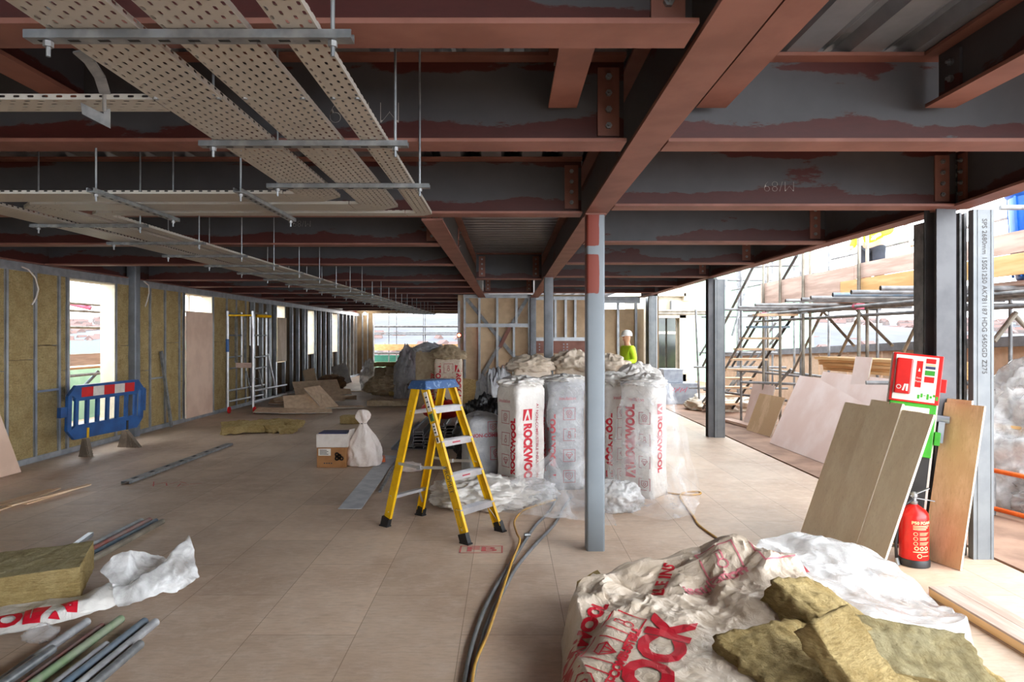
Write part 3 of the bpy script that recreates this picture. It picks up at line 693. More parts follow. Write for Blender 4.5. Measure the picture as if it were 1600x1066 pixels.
y = 4.65; i = 0
while y < 24:
    hanger((-3.23, y, SZ), (-2.44, y, SZ), 'trapeze hanger under the far tray run, %s along it' % ORD[i]); y += .89; i += 1
# ------------------------------------------------------------------ step ladder
ld = thing('step_ladder', 'yellow fibreglass step ladder with blue cap standing on the open floor', 'step ladder', (-.6, 6, 0))
F0, F1, R0, R1 = V((-.335, 5.6, 0)), V((-.056, 5.963, 0)), V((-1.088, 6.12, 0)), V((-.82, 6.496, 0))
T0, T1, U0, U1 = V((-.71, 5.83, 1.27)), V((-.49, 6.11, 1.27)), V((-.79, 5.89, 1.27)), V((-.57, 6.17, 1.27))
vv = (F1 - F0).normalized(); uu = V((0, 0, 1)).cross(vv)
def rail(p, q, s):
    d = (q - p).normalized(); b = MB(); prof = [(-.038, .0), (.038, .0), (.038, .026 * s), (.034, .026 * s), (.034, .004 * s), (-.034, .004 * s), (-.034, .026 * s), (-.038, .026 * s)]
    if s < 0: prof = prof[::-1]
    sd = (uu - d * uu.dot(d)).normalized(); n = d.cross(sd); s2 = 1 if n.dot(vv) > 0 else -1
    prof = [(a, c * s2) for a, c in prof]; prof = prof if s2 > 0 else prof[::-1]
    b.extrude(prof, p + d * .05, q, sd); o = b.build('rail', YEL, ld)
    b = MB(); b.bar(p + V((0, 0, .0)), p + d * .085, .086, .044, sd); b.bar(p + V((0, 0, .0)), p + V((0, 0, .012)), .1, .055, sd); b.build('foot', BLK, o)
    return o
rl = rail(F0, T0, 1); rail(F1, T1, -1); rail(R0, U0, 1); rail(R1, U1, -1)
def onr(p, q, z): return p.lerp(q, z / 1.27)
for z in (.265, .54, .815, 1.09):
    a, c = onr(F0, T0, z), onr(F1, T1, z); b = MB(); b.bar(a, c, .085, .006, uu)
    e = uu * .04 * (1 if uu.dot(F0 - R0) > 0 else -1); b.bar(a + e + V((0, 0, -.022)), c + e + V((0, 0, -.022)), .006, .05, uu)
    for k in range(4): o_ = uu * (-.03 + .02 * k) + V((0, 0, .004)); b.bar(a + o_, c + o_, .006, .004, uu)
    t = b.build('tread', ALU, ld)
    if z < .3:
        for m0, m1 in ((.18, .02), (.82, .98)): b = MB(); s0, s1 = a.lerp(c, m0), (onr(F0, T0, .1) if m0 < .5 else onr(F1, T1, .1)); b.bar(s0, s1, .02, .004); b.build('brace', ALU, t)
    elif z < .9:
        k = Ink().rect(-.05, -.006, .05, .006); T = M.Translation(a.lerp(c, .45) + e * 1.12 + V((0, 0, -.02))) @ M(((vv.x, 0, -uu.x, 0), (vv.y, 0, -uu.y, 0), (0, 1, 0, 0), (0, 0, 0, 1))); k.flat(T, 'tread_label', INKF, t)
for z in (.28, 1.05):
    a, c = onr(R0, U0, z), onr(R1, U1, z); b = MB(); b.bar(a, c, .05, .004, uu); b.bar(a - V((0, 0, .015)), c - V((0, 0, .015)), .004, .03, uu); t = b.build('rear_bar', ALU, ld)
    if z < .5:
        for m0, m1 in ((.2, 0), (.8, 1)): b = MB(); b.bar(a.lerp(c, m0), onr(R0, U0, .13) if m1 == 0 else onr(R1, U1, .13), .018, .004); b.build('brace', ALU, t)
for p0, p1, q0, q1 in ((F0, T0, R0, U0), (F1, T1, R1, U1)):
    a, c = onr(p0, p1, .60), onr(q0, q1, .58); m_ = a.lerp(c, .55) - V((0, 0, .02)); b = MB(); b.bar(a, m_, .024, .006, (0, 0, 1)); b.bar(m_, c, .024, .006, (0, 0, 1)); b.bar(m_ - (c - a) * .04, m_ + (c - a) * .04, .034, .02, (0, 0, 1)); b.build('spreader', ALU, ld)
cc = (T0 + T1 + U0 + U1) / 4; b = MB(); ux = uu.normalized()
def cap(u, v): pass
for (w0, w1, l0, l1, z0, z1) in ((.115, .085, .215, .19, 1.245, 1.318),):
    vs = [cc + ux * (sx * w_) + vv * (sy * l_) + V((0, 0, z - 1.27)) for w_, l_, z in ((w0, l0, z0), (w1, l1, z1)) for sx, sy in ((-1, -1), (1, -1), (1, 1), (-1, 1))]
    b.add(vs, [(3, 2, 1, 0), (4, 5, 6, 7), (0, 1, 5, 4), (1, 2, 6, 5), (2, 3, 7, 6), (3, 0, 4, 7)])
b.build('top_cap', BLUEC, ld, bevel=.008)
dr = (T0 - F0).normalized(); s_ = -vv
for z0, z1, w_, m_ in ((1.06, 1.22, .04, LAB), (.98, 1.04, .04, LABG), (.86, .96, .036, LAB), (.80, .845, .03, LAB)):
    b = MB(); a, c = onr(F0, T0, z0) + s_ * .003, onr(F0, T0, z1) + s_ * .003
    a -= vv * 0; b.bar(a, c, w_, .006, uu); o = b.build('label_sticker', m_, rl)
    b = MB()
    for k in range(3): e = a.lerp(c, .2 + .25 * k) + s_ * .0035; b.bar(e, e + dr * .012, w_ * .6, .001, uu)
    b.build('label_print', LABK, o)
k = Ink().text('PROMET', .06, 0, 0, 0, 0); sdv = (uu - dr * uu.dot(dr)).normalized(); a = onr(F0, T0, .5) - vv * .004
nn = -vv; xa = -dr; ya = nn.cross(xa)
k.flat(M(((xa.x, ya.x, nn.x, a.x), (xa.y, ya.y, nn.y, a.y), (xa.z, ya.z, nn.z, a.z), (0, 0, 0, 1))), 'printed_lettering', LABK, rl)
a = onr(F0, T0, .2) - vv * .004
k = Ink(); k.line([(-.07, -.018), (.07, -.018), (.08, 0), (.07, .018), (-.07, .018), (-.08, 0)], .003, True)
k.flat(M(((xa.x, ya.x, nn.x, a.x), (xa.y, ya.y, nn.y, a.y), (xa.z, ya.z, nn.z, a.z), (0, 0, 0, 1))), 'moulded_mark', LABK, rl)

# ------------------------------------------------------------------ wrapped packs of insulation
def ink_face(items):
    k = Ink()
    for it in items:
        t = it[0]
        if t == 'logo':
            _, x, y, s, rot = it; T = M.Translation((x, y, 0)) @ M.Rotation(R(rot), 4, 'Z'); h = s / 2
            for q in ([(-h, -h), (-h * .8, -h), (-h * .16, h * .85), (-h, h * .85)], [(h, -h), (h, h * .85), (h * .16, h * .85), (h * .8, -h)], [(-h, h * .85), (h, h * .85), (h, h), (-h, h)], [(-h * .42, -h), (h * .42, -h), (0, h * .1)]):
                k.poly([tuple((T @ V((a, c, 0)))[:2]) for a, c in q])
        elif t == 'text': k.text(it[1], it[2], it[3], it[4], it[5], it[6] if len(it) > 6 else 0, it[7] if len(it) > 7 else 1)
        elif t == 'icon':
            _, kind, x, y, s = it; h = s / 2; w_ = s * .045
            k.line([(x - h, y - h), (x + h, y - h), (x + h, y + h), (x - h, y + h)], w_, True)
            q = s * .28
            if kind == 0: k.ring(x, y + q * .2, q * .9, w_, 12); k.ring(x, y + q * .2, q * .45, w_, 8); k.line([(x - q * .5, y - q * .7), (x - q * .5, y - q * 1.1), (x + q * .5, y - q * 1.1), (x + q * .5, y - q * .7)], w_)
            elif kind == 1: k.ring(x, y - q * .5, q * .5, w_, 10); k.line([(x - q * .25, y - q * .1), (x - q * .25, y + q), (x + q * .25, y + q), (x + q * .25, y - q * .1)], w_)
            elif kind == 2: k.line([(x, y - q), (x + q, y + q * .3), (x + q * .55, y + q * .9), (x - q * .55, y + q * .9), (x - q, y + q * .3)], w_, True); k.line([(x - q, y + q * .3), (x + q, y + q * .3)], w_); k.line([(x - q * .4, y + q * .3), (x, y - q), (x + q * .4, y + q * .3)], w_)
            else: k.line([(x - q, y + q), (x + q, y + q), (x + q, y - q * .2), (x, y - q), (x - q, y - q * .2)], w_, True); k.ring(x, y + q * .1, q * .4, w_, 8)
        elif t == 'rect': k.rect(*it[1:])
    return k
def pack(x, y, yaw, w_, d_, h, label, faces, wrap=None, seed=0, z=0, tuft=.16, lean=(0, 0), tmat=None):
    r = thing('insulation_pack', label, 'insulation pack', (x, y, z), 'upright wrapped insulation packs'); r.rotation_euler = (lean[0], lean[1], R(yaw))
    b = MB(); n = 44; m = 26; sd = V((seed * 4.1, seed * 1.3, seed * 2.7)); rings = []
    for j in range(m + 4):
        t = min(1, j / (m - 1)); zz = t * h; k = 1 - .06 * (1 - min(1, t / .06)) - .10 * max(0, (t - .95) / .05) ** 2
        if j >= m: q = j - m + 1; k = .88 - .22 * q; zz = h + .012 * q
        for i in range(n):
            a = 2 * math.pi * i / n; c, s = math.cos(a), math.sin(a); e = .26
            px, py = w_ / 2 * k * math.copysign(abs(c) ** e, c), d_ / 2 * k * math.copysign(abs(s) ** e, s)
            dd = V((px, py, zz)); nz = .012 * NZ.noise(dd * 6 + sd) + .007 * ridged(dd + sd, ((6, .6), (14, .4)))
            if t < .1 or t > .9: nz *= 1.8
            l = math.hypot(px, py) or 1; rings.append((px + px / l * nz, py + py / l * nz, zz + (nz * 2 if j >= m else 0)))
    M_ = m + 4
    b.add(rings, [(j * n + i, j * n + (i + 1) % n, (j + 1) * n + (i + 1) % n, (j + 1) * n + i) for j in range(M_ - 1) for i in range(n)] + [tuple(range(n))[::-1], tuple(range(n * (M_ - 1), n * M_))])
    body = b.build('wrapped_body', wrap or WRAP, r, world=False, smooth=True); bv = bvh_of(body)
    if tuft:
        b = crumple((0, 0, h + tuft * .35), (w_ * .5, d_ * .46, tuft * .75), seed, .42, 90, 40, ((1.5, .6), (3.2, .45), (7, .25)), zmin=h - .03, pin=.3); b.build('gathered_top', tmat or wrap or WRAPC, r, world=False, smooth=True)
    dirs = {'f': ((0, 1, 0), M(((1, 0, 0, 0), (0, 0, 0, -2), (0, 1, 0, 0), (0, 0, 0, 1)))), 'l': ((1, 0, 0), M(((0, 0, 0, -2), (-1, 0, 0, 0), (0, 1, 0, 0), (0, 0, 0, 1)))), 'r': ((-1, 0, 0), M(((0, 0, 0, 2), (1, 0, 0, 0), (0, 1, 0, 0), (0, 0, 0, 1))))}
    for side, groups in faces.items():
        d, T = dirs[side]
        for nm, mt, items in groups: ink_face(items).onto(T, d, bv, nm, mt, r, .0035, world=False)
    return r
def f_logo(h, s=.36, rot=-90, x=-.05, small=True, top=True):   # big word reading down, logo above
    y = h - .31
    g = [('printed_lettering', INK, [('logo', x + .0, y, .12, 0), ('text', 'ROCKWOOL', .145, x, y - .41, rot, .008, .74)])]
    if small: g.append(('printed_lettering', INKF, [('text', 'A1 NON-COMBUSTIBLE INSULATION', .047, x + .13, h * .5, rot, .0008)]))
    return g
def f_icons(h, x=0, edge=True, ex=-.12):
    g = [('printed_icons', INKF, [('icon', i, x, h - .34 - .23 * i, .13) for i in range(4)])]
    g.append(('printed_lettering', INKL, [('text', 'insulation', .05, x - .02, h - .17, 0, .001)]))
    if edge: g.append(('printed_lettering', INK, [('text', 'ROCKWOOL', .085, ex, h * .46, 90, .005, 1.15), ('logo', ex, .10 * h + .05, .07, 90)]))
    return g
H = 1.18
pack(.15, 7.38, 38, .40, .36, H, 'upright white pack right of the ladder, word printed large facing the camera', {'f': f_logo(H, x=-.06), 'l': f_icons(H, .0, ex=.125)}, WRAP, 1, tuft=.07)
pack(.64, 7.75, 8, .40, .40, H + .02, 'upright greyed pack with icons, just left of the middle column', {'f': f_icons(H, .02, ex=-.165), 'r': f_logo(H), 'l': f_logo(H)}, WRAPG, 2, tuft=.05, tmat=WRAP)
pack(1.20, 7.85, 22, .36, .40, H - .02, 'upright pack with icons just right of the middle column', {'f': f_icons(H, .02, ex=-.14), 'l': f_icons(H)}, WRAP, 3, tuft=.10)
Tt = [('printed_lettering', INK, [('text', 'ROCKWOOL', .14, -.06, .66, 90, .008, .76), ('logo', -.06, .27, .12, 90)]), ('printed_icons', INKF, [('icon', i, .1, H - .34 - .23 * i, .12) for i in range(4)]), ('printed_lettering', INKL, [('text', 'insulation', .05, 0, H - .15, 0, .001)])]
pack(1.47, 7.35, -38, .38, .36, H, 'upright white pack at the right end under a clear plastic sheet', {'f': Tt, 'r': [('printed_lettering', INK, [('logo', -.02, H - .25, .11, 90), ('text', 'ROCKWOOL', .13, -.02, .56, -90, .006, .76)])]}, WRAP, 4, tuft=.09)
pack(.36, 10.2, 6, .55, .42, 1.2, 'back row pack with red logo, behind the pack beside the ladder', {'f': [('printed_lettering', INK, [('logo', .12, .98, .14, 0), ('text', 'ROCKWOOL', .16, .12, .52, -90, .008, .76)]), ('printed_icons', INKF, [('icon', 1, -.08, .98, .14)])]}, WRAPC, 5, tuft=.17)
pack(.98, 10.3, -4, .5, .42, 1.2, 'back row pack with ruffled top left of the middle column', {'f': f_icons(1.2)}, WRAPC, 6, tuft=.22)
pack(1.51, 10.1, 10, .5, .42, 1.16, 'back row pack just right of the middle column', {'f': f_icons(1.2)}, WRAPC, 7, tuft=.2)
pack(1.80, 9.4, -12, .5, .4, 1.04, 'back row pack with drooping white top, nearest the right side', {'f': [('printed_lettering', INK, [('logo', .1, .9, .09, 0)])]}, WRAP, 8, tuft=.22)
pack(-1.31, 15.4, 4, .62, .42, 1.2, 'far white pack with red print behind the ladder top', {'f': [('printed_lettering', INK, [('logo', .22, .98, .16, 0), ('text', 'ROCKWOOL', .15, .22, .42, -90, .007), ('text', 'ROCKWOOL', .15, -.22, .5, 90, .007), ('logo', -.24, 1.02, .14, 90)]), ('printed_icons', INKF, [('icon', 1, 0, .98, .2), ('icon', 2, 0, .68, .2)])]}, WRAPC, 9, tuft=.22, tmat=WRAPB)
pack(-1.83, 15.7, -6, .46, .42, 1.36, 'far dusty brown pack standing left of the white one', {'f': [('printed_lettering', INK, [('text', 'ROCKWOOL', .12, .17, .5, -90, .006)])]}, WRAPB, 10, tuft=.14, tmat=WRAPG)
pack(-.27, 7.75, 18, .42, .38, .78, 'low greyed pack behind the ladder, partly open', {'f': [('printed_lettering', INKF, [('text', 'A1 NON-COMBUSTIBLE', .055, .02, .6, 0, .002)]), ('printed_icons', INKF, [('icon', 3, .06, .69, .12), ('icon', 0, .1, .4, .14)])]}, WRAPG, 11, tuft=0)
# loose polythene over and around the packs
def film(rows, nu, nv, label, m=CLEAR, amp=.02, seed=0, zmin=.004, fs=((2.5, .7), (5, .35), (13, .12)), name='plastic_sheet', cat='plastic sheet', group=None):
    o = sheet(rows, nu, nv, amp, seed, fs, zmin).build(name, m, smooth=True); tag(o, label, cat, group)
    # own origin at its base
    c = sum((v.co for v in o.data.vertices), V()) / len(o.data.vertices); c.z = 0; o.data.transform(M.Translation(-c)); o.location = c; return o
film([[(1.18, 7.25, 1.22), (1.35, 7.05, 1.2), (1.6, 7.1, 1.22), (1.74, 7.4, 1.16)], [(1.12, 7.0, .9), (1.36, 6.86, .92), (1.66, 6.95, .9), (1.86, 7.4, .85)], [(1.0, 6.85, .45), (1.34, 6.7, .45), (1.72, 6.8, .42), (1.95, 7.35, .4)], [(.95, 6.7, .06), (1.32, 6.55, .12), (1.7, 6.6, .12), (2.0, 7.2, .06)], [(1.12, 6.42, .02), (1.34, 6.2, .03), (1.6, 6.25, .03), (1.8, 6.55, .02)]], 60, 70, 'clear plastic sheet draped over the right end pack down to the floor', CLEAR, .03, 1)
film([[(.42, 7.5, 1.2), (.6, 7.4, 1.22), (.85, 7.45, 1.2)], [(.4, 7.1, .85), (.62, 7.05, .9), (.9, 7.1, .8)], [(.38, 6.9, .5), (.6, 6.8, .45), (.92, 6.9, .45)], [(-.1, 6.75, .15), (.4, 6.55, .15), (.92, 6.6, .12)], [(-.2, 6.6, .02), (.4, 6.25, .02), (.95, 6.1, .01)]], 60, 60, 'clear plastic sheet sagging from the greyed pack to the floor left of the column', CLEAR, .04, 2)
film([[(.16, 6.75, .32), (.3, 6.68, .36), (.45, 6.85, .45)], [(.1, 6.6, .16), (.35, 6.5, .2), (.55, 6.6, .25)], [(-.15, 6.5, .03), (.3, 6.3, .03), (.6, 6.3, .03)]], 40, 40, 'small clear plastic sheet bunched in front of the large printed pack', CLEAR, .03, 3)
def lump(c, rad, label, m, seed=0, amp=.3, name='plastic_heap', cat='plastic heap', fs=((1.3, .55), (2.8, .45), (6, .3), (12, .16)), yaw=0, nu=130, nv=64, group=None, pin=0):
    b = crumple((0, 0, 0), rad, seed, amp, nu, nv, fs, zmin=-c[2] + .003, yaw=yaw, pin=pin)
    o = b.build(name, m, smooth=True); o.location = c; return tag(o, label, cat, group)
a = FL(760, 800); lump((a.x - .05, a.y + .25, .12), (.40, .28, .13), 'crumpled white plastic wrap on the floor behind the ladder feet', WRAP, 21, .38)
a = FL(812, 788); lump((a.x, a.y + .2, .08), (.3, .24, .10), 'white plastic bag bunched at the foot of the large printed pack', MILKY, 22, .4)
a = FL(965, 800); lump((a.x, a.y + .1, .1), (.2, .15, .15), 'folded white plastic at the foot of the right end pack', MILKY, 23, .4, fs=((1.2, .6), (2.6, .4), (6, .2)))
lump((-.26, 9.3, .3), (.32, .3, .42), 'black polythene bundle beside the stacked steel channels', BLACKP, 24, .4)
lump((-.16, 10.1, .4), (.28, .3, .62), 'grey-white plastic bundle behind the black polythene', WRAPG, 25, .35)
# ------------------------------------------------------------------ left side of the room
# blue barrier
bl, br_ = V((-5.93, .00875 * F, 0)), V((-5.93, .00875 * F, 0)); A = V((103 - 792, 0, 0)) / F * (.0087 * F); A = V((-5.98, .0087 * F, 0)); B_ = V((-5.80, .0101 * F, 0))
yw = math.atan2(B_.y - A.y, B_.x - A.x); bar_ = thing('safety_barrier', 'blue plastic barrier with red and white strip in front of the left window', 'barrier', (A + B_) / 2, rot=(R(2), 0, yw)); L = (B_ - A).length / 2 + .04
b = MB(); T = None; t = .025
def plate(b, pts, t=.025):
    n = len(pts); b.add([(x, y, z) for y in (-t, t) for x, z in pts], [tuple(range(n)), tuple(range(n, 2 * n))[::-1]] + [(i, n + i, n + (i + 1) % n, (i + 1) % n) for i in range(n)])
z0, z1, c = .27, 1.02, .14
plate(b, [(-L + c, z1), (-L + c, .80), (L - c, .80), (L - c, z1)]); plate(b, [(-L, z0 + c), (-L + .07, z0 + c), (-L + c + .03, z0 + .2), (L - c - .03, z0 + .2), (L - .07, z0 + c), (L, z0 + c), (L - c, z0), (-L + c, z0)])
plate(b, [(-L, z1 - c), (-L, z0 + c), (-L + .075, z0 + c), (-L + .075, z1 - c)]); plate(b, [(L - .075, z1 - c), (L - .075, z0 + c), (L, z0 + c), (L, z1 - c)])
plate(b, [(-L, z1 - c), (-L + .075, z1 - c), (-L + c + .06, .80), (-L + c, z1)]); plate(b, [(L - .075, z1 - c), (L, z1 - c), (L - c, z1), (L - c - .06, .80)])
k = 7
for i in range(k): x = -L + .18 + (2 * L - .36) * i / (k - 1); plate(b, [(x - .028, .45), (x + .028, .45), (x + .028, .82), (x - .028, .82)], .021)
plate(b, [(-L - .13, .60), (-L - .02, .60), (-L - .02, .74), (-L - .13, .74)], .03)
b.build('panel', BLUEP, bar_, world=False, bevel=.006)
sw = (2 * (L - .24)) / 5
for i in range(5): b = MB(); x = -L + .24 + sw * i; b.box((x, -.028, .85), (x + sw, -.0255, .985)); o = b.build('reflective_strip', REDS if i % 2 == 0 else WHT, bar_, world=False); o['label'] = 'red strip' if i % 2 == 0 else 'white strip'
b = MB(); b.tube([(L + .03, -.02, .86), (L + .03, -.02, .52)], .018, 8); b.box((L - .02, -.02, .82), (L + .04, .02, .88)); b.build('hinge_hook', BLUEP, bar_, world=False)
for x, fa, fb in ((-L + .38, .10, .08), (L - .38, .27, .10)):
    b = MB(); pr = [(-fa, 0), (fb, 0), (fb * .85, .04), (.035, .25), (-.035, .25), (-fa * .85, .04)]
    n = 6; b.add([(x + dx, y, z) for dx in (-.035, .035) for y, z in pr], [tuple(range(n)), tuple(range(n, 2 * n))[::-1]] + [(i, n + i, n + (i + 1) % n, (i + 1) % n) for i in range(n)])
    for i in range(6):
        for s in (-1,): yy = s * (.06 + .028 * i) * (fa / .27); b.box((x - .05, yy - .006, .0), (x + .05, yy + .006, max(.03, .22 - .035 * i)))
    f = b.build('foot', RUB, bar_, world=False)
b = MB(); b.box((-L + .36, -.034, .27), (-L + .4, -.026, .41)); o = b.build('tag', YEL, bar_, world=False)
b = MB(); b.box((L - .4, -.034, .27), (L - .36, -.026, .41)); b.build('foot_slot', BLK, bar_, world=False)
# boards leaning on the left wall
def board(corners, t, name, label, cat, face, edge=None, group=None):
    """Rectangular sheet from three corners (bottom near, bottom far, top near), given thickness behind."""
    a, c, d = V(corners[0]), V(corners[1]), V(corners[2]); e = c + d - a; n = (c - a).cross(d - a).normalized() * t
    b = MB(); b.mat(0).add([a, c, e, d], [(0, 1, 2, 3)]); b.mat(0).add([a + n, c + n, e + n, d + n], [(3, 2, 1, 0)])
    b.mat(1).add([a, c, e, d, a + n, c + n, e + n, d + n], [(0, 4, 5, 1), (1, 5, 6, 2), (2, 6, 7, 3), (3, 7, 4, 0)])
    base = V((a + c) / 2); o = b.build(name, [face, edge or CORE], loc=base); return tag(o, label, cat, group)
def rect_board(c, sx, sy, t, yaw, tilt, name, label, cat, face, edge=None, group=None, tiltx=0):
    b = MB(); b.mat(0).box((-sx / 2, -sy / 2, 0), (sx / 2, sy / 2, t)); b.mi = [0, 0, 1, 1, 1, 1]
    o = b.build(name, [face, edge or face]); o.location = c; o.rotation_euler = (tiltx, tilt, yaw); return tag(o, label, cat, group)
board([(-6.06, 8.53, .003), (-6.1, 7.3, .003), (-6.24, 8.2, 1.2)], -.0125, 'plasterboard_sheet', 'pink plasterboard sheet leaning at the left edge of the room', 'plasterboard', PLAST)
board([(XL + .01, WINS[1][0] + .01, .06), (XL + .01, WINS[1][1] - .02, .06), (XL + .01, WINS[1][0] + .01, 2.19)], .0125, 'plasterboard_sheet', 'pink plasterboard closing the second left window almost to the top', 'plasterboard', PLAST)
board([(XL + .01, WINS[2][0] + .005, .98), (XL + .01, WINS[2][1] + .1, .98), (XL + .01, WINS[2][0] + .005, 2.21)], .0125, 'plasterboard_sheet', 'smaller pinkish board over the third left window, beyond the tower frame', 'plasterboard', PLYB)
r = thing('metal_channel', 'single grey steel channel leaning on the wool wall near the second window', 'channel', FL(270, 672)); a = V((-6.28, DX(272, -6.2), .003)); c = V((XL + .03, DX(249, XL), 1.42))
b = MB(); b.extrude([(-.03, .02), (-.03, -.02), (.03, -.02), (.03, .02), (.026, .02), (.026, -.016), (-.026, -.016), (-.026, .02)], a + V((.03, 0, 0)), c, (0, 1, 0)); b.build('channel', GALVD, r)
r = thing('metal_channel', 'long grey steel channel lying on the floor ahead of the barrier', 'channel', (-4.35, 9.2, 0)); b = MB(); p, q = FL(193, 757), FL(357, 696)
b.extrude([(-.05, .0), (.05, .0), (.05, .03), (.045, .03), (.045, .004), (-.045, .004), (-.045, .03), (-.05, .03)], p + V((.02, 0, .034)), q + V((.02, 0, .034)), (1, 0, 0)); b.build('channel', GALVD, r)
b = MB()
for i in range(7): s = p.lerp(q, .07 + .13 * i) + V((.02, 0, .0345)); b.box(s + V((-.02, -.05, 0)), s + V((.02, .05, .001)))
b.build('slots', DARKG, r)
# white cable tails hanging from the wall head
for i, pts in enumerate([[(34, 417), (44, 421), (55, 434), (60, 452), (57, 465), (50, 476)], [(225, 440), (232, 446), (233, 458), (230, 470), (227, 479)]]):
    b = MB(); b.tube([P(x, y, DX(x, XL + .06)) for x, y in pts], .011, 8); o = b.build('cable_tail', CARDW, loc=P(pts[0][0], pts[0][1], DX(pts[0][0], XL)), smooth=True)
    tag(o, 'white cable tail curling from the wall head ' + ('left of the open window' if i == 0 else 'just right of the steel wall column'), 'cable')
# timber strips at the left edge
for i, (p, q, wd, lab) in enumerate([((-60, 806), (83, 766), .11, 'pale timber strip at the left edge, backmost of the strips'), ((-40, 815), (92, 767), .05, 'narrow pale timber strip between the two long ones'), ((14, 797), (138, 764), .07, 'pale timber strip at the left edge, front one'), ((38, 789), (139, 758), .06, 'pale timber strip crossing the front strip')]):
    a, c = FL(*p), FL(*q); z = .008 + .018 * (i % 3); b = MB(); b.bar(a + V((0, 0, z)), c + V((0, 0, z)), wd, .012); o = b.build('timber_strip', WOODP, loc=(a + c) / 2); tag(o, lab, 'timber strip', 'timber strips on the floor at left')
# aluminium tower frames
tw = thing('access_tower', 'folded aluminium tower frames on castors against the left wall', 'tower', (-5.8, 15.5, 0))
def post(px, y0, y1, D, m=ALU):
    a, c = P(px, y1, D), P(px - .3, y0, D); b = MB(); b.tube([a, c], .026, 10); return b.build('standard', m, tw, smooth=2), a, c
yA, yB = 15.0, 16.25
st = {}
for k_, px, y0, y1, D in (('a', 356, 486, 636, yA), ('b', 395.5, 486, 636, yA), ('c', 377.5, 488, 607, yB), ('d', 416, 488, 622, yB)):
    o, a, c = post(px, y0, y1, D); st[k_] = (a, c)
def rung(u, v, y, m=GALVD, r_=.018, nm='rung'):
    (a0, a1), (c0, c1) = st[u], st[v]; z = CZ + (525 - y) / F * (a0.y)
    p = V((a0.x, a0.y, z)); q = V((c0.x, c0.y, z)); b = MB(); b.tube([p, q], r_, 8); return b.build(nm, m, tw, smooth=2)
for y in (489, 524, 559, 577): rung('a', 'c', y); rung('b', 'd', y)
for y in (611, 628):
    for u in 'ab':
        a0 = st[u][0]; z = CZ + (525 - y) / F * yA; b = MB(); b.tube([(a0.x, yA, z), (a0.x + .12, yA + 1.9, z)], .022, 8); b.build('base_tube', ALU, tw, smooth=2)
rung('a', 'b', 493, YEL, .02, 'cross_tube'); b = MB(); a = P(401, 494, 15.6); b.tube([a, a + V((.22, .3, 0))], .035, 8); b.build('clip', YEL, tw)
b = MB(); b.tube([P(432, 572 + 60, 16.9), P(432, 566, 16.9)], .02, 8); b.tube([P(418, 553, 16.3), P(430, 608, 16.6)], .025, 8); b.build('brace', ALU, tw)
for px in (369, 383): b = MB(); b.bar(P(px, 495, 15.6), P(px, 567, 15.6), .06, .03, (1, 0, 0)); b.build('platform_rail', GALVD, tw)
for px in (391, 403): b = MB(); b.tube([P(px, 495, 15.8), P(px, 540, 15.8)], .02, 8); b.build('ladder_stile', ALU, tw)
b = MB(); b.box(P(369, 575, 15.5), P(397, 567, 15.56)); b.build('toe_board', TIMB, tw)
b = MB(); b.tube([P(355.4, 550, yA - .03), P(355.4, 530, yA - .03)], .036, 10); o = b.build('brand_sleeve', BLUEP, tw); o.name = 'blue_sleeve'
for u in 'ab':
    a = st[u][0]; b = MB(); T = M.Translation((a.x + .03, yA, .075)) @ M.Rotation(R(90), 4, 'Y') @ M.Translation((0, 0, -.02)); b.lathe([(.04, 0), (.072, .004), (.075, .02), (.072, .036), (.04, .04)], 18, T); b.mat(1).tube([(a.x, yA, .08), (a.x, yA, .24)], .02, 8); b.build('castor', [REDS, ALU], tw)
for p, q in (((385, 580), (396, 634)), ((404, 578), (414, 622))): b = MB(); b.tube([P(p[0], p[1], 15.5), P(q[0], q[1], 15.7)], .014, 6); b.build('step_stile', GALVD, tw)
for y in (592, 606): b = MB(); b.tube([P(387, y, 15.5), P(408, y, 15.6)], .014, 6); b.build('step', GALVD, tw)
# chipboard offcuts in a pile
pile = [(497, 614, 17.6, 1.15, 1.1, 24, 26, 'large brown board offcut on top of the left debris pile'), (458, 627, 17.0, 1.1, .5, 8, 14, 'board offcut at the left end of the debris pile'), (474, 641, 15.6, .85, .6, 22, 30, 'tilted square offcut at the front of the debris pile'),
        (440, 650, 15.0, 1.1, .45, 6, 8, 'long board offcut lying furthest left in the debris pile'), (492, 634, 16.4, .6, .5, -12, 24, 'offcut propped under the large board in the debris pile'), (502, 632, 15.9, .55, .75, 64, 40, 'pale ragged square offcut leaning on the right of the debris pile'),
        (478, 650, 14.9, 1.1, .3, 16, 10, 'narrow board offcut at the front edge of the debris pile'), (533, 626, 18.0, .8, .35, 12, 12, 'thin board offcut to the right of the debris pile'), (537, 642, 16.0, .95, .3, 30, 3, 'lone narrow board offcut on the floor right of the debris pile'),
        (517, 608, 18.6, .9, .5, -8, 24, 'splintered offcut at the back of the debris pile'), (524, 614, 17.8, .8, .3, 20, 22, 'splintered strip at the back right of the debris pile'), (470, 624, 16.5, 1.3, .22, 34, 20, 'narrow strip sticking out of the debris pile'), (558, 612, 20.6, .6, .2, 12, 2, 'small strip on the floor behind the debris pile')]
for i, (px, py, D_, sx, sy, yaw, tl, lab) in enumerate(pile):
    c = P(px, py, D_); c.z = max(c.z - (.12 if i == 9 else 0), .012 + sy / 2 * math.sin(R(tl)) + sx / 2 * .03); rect_board(c, sx, sy, .014, R(yaw), R((i * 53 % 5) - 2), 'board_offcut', lab, 'board offcut', CHIP, CORE, 'board offcuts in the debris pile', R(tl))
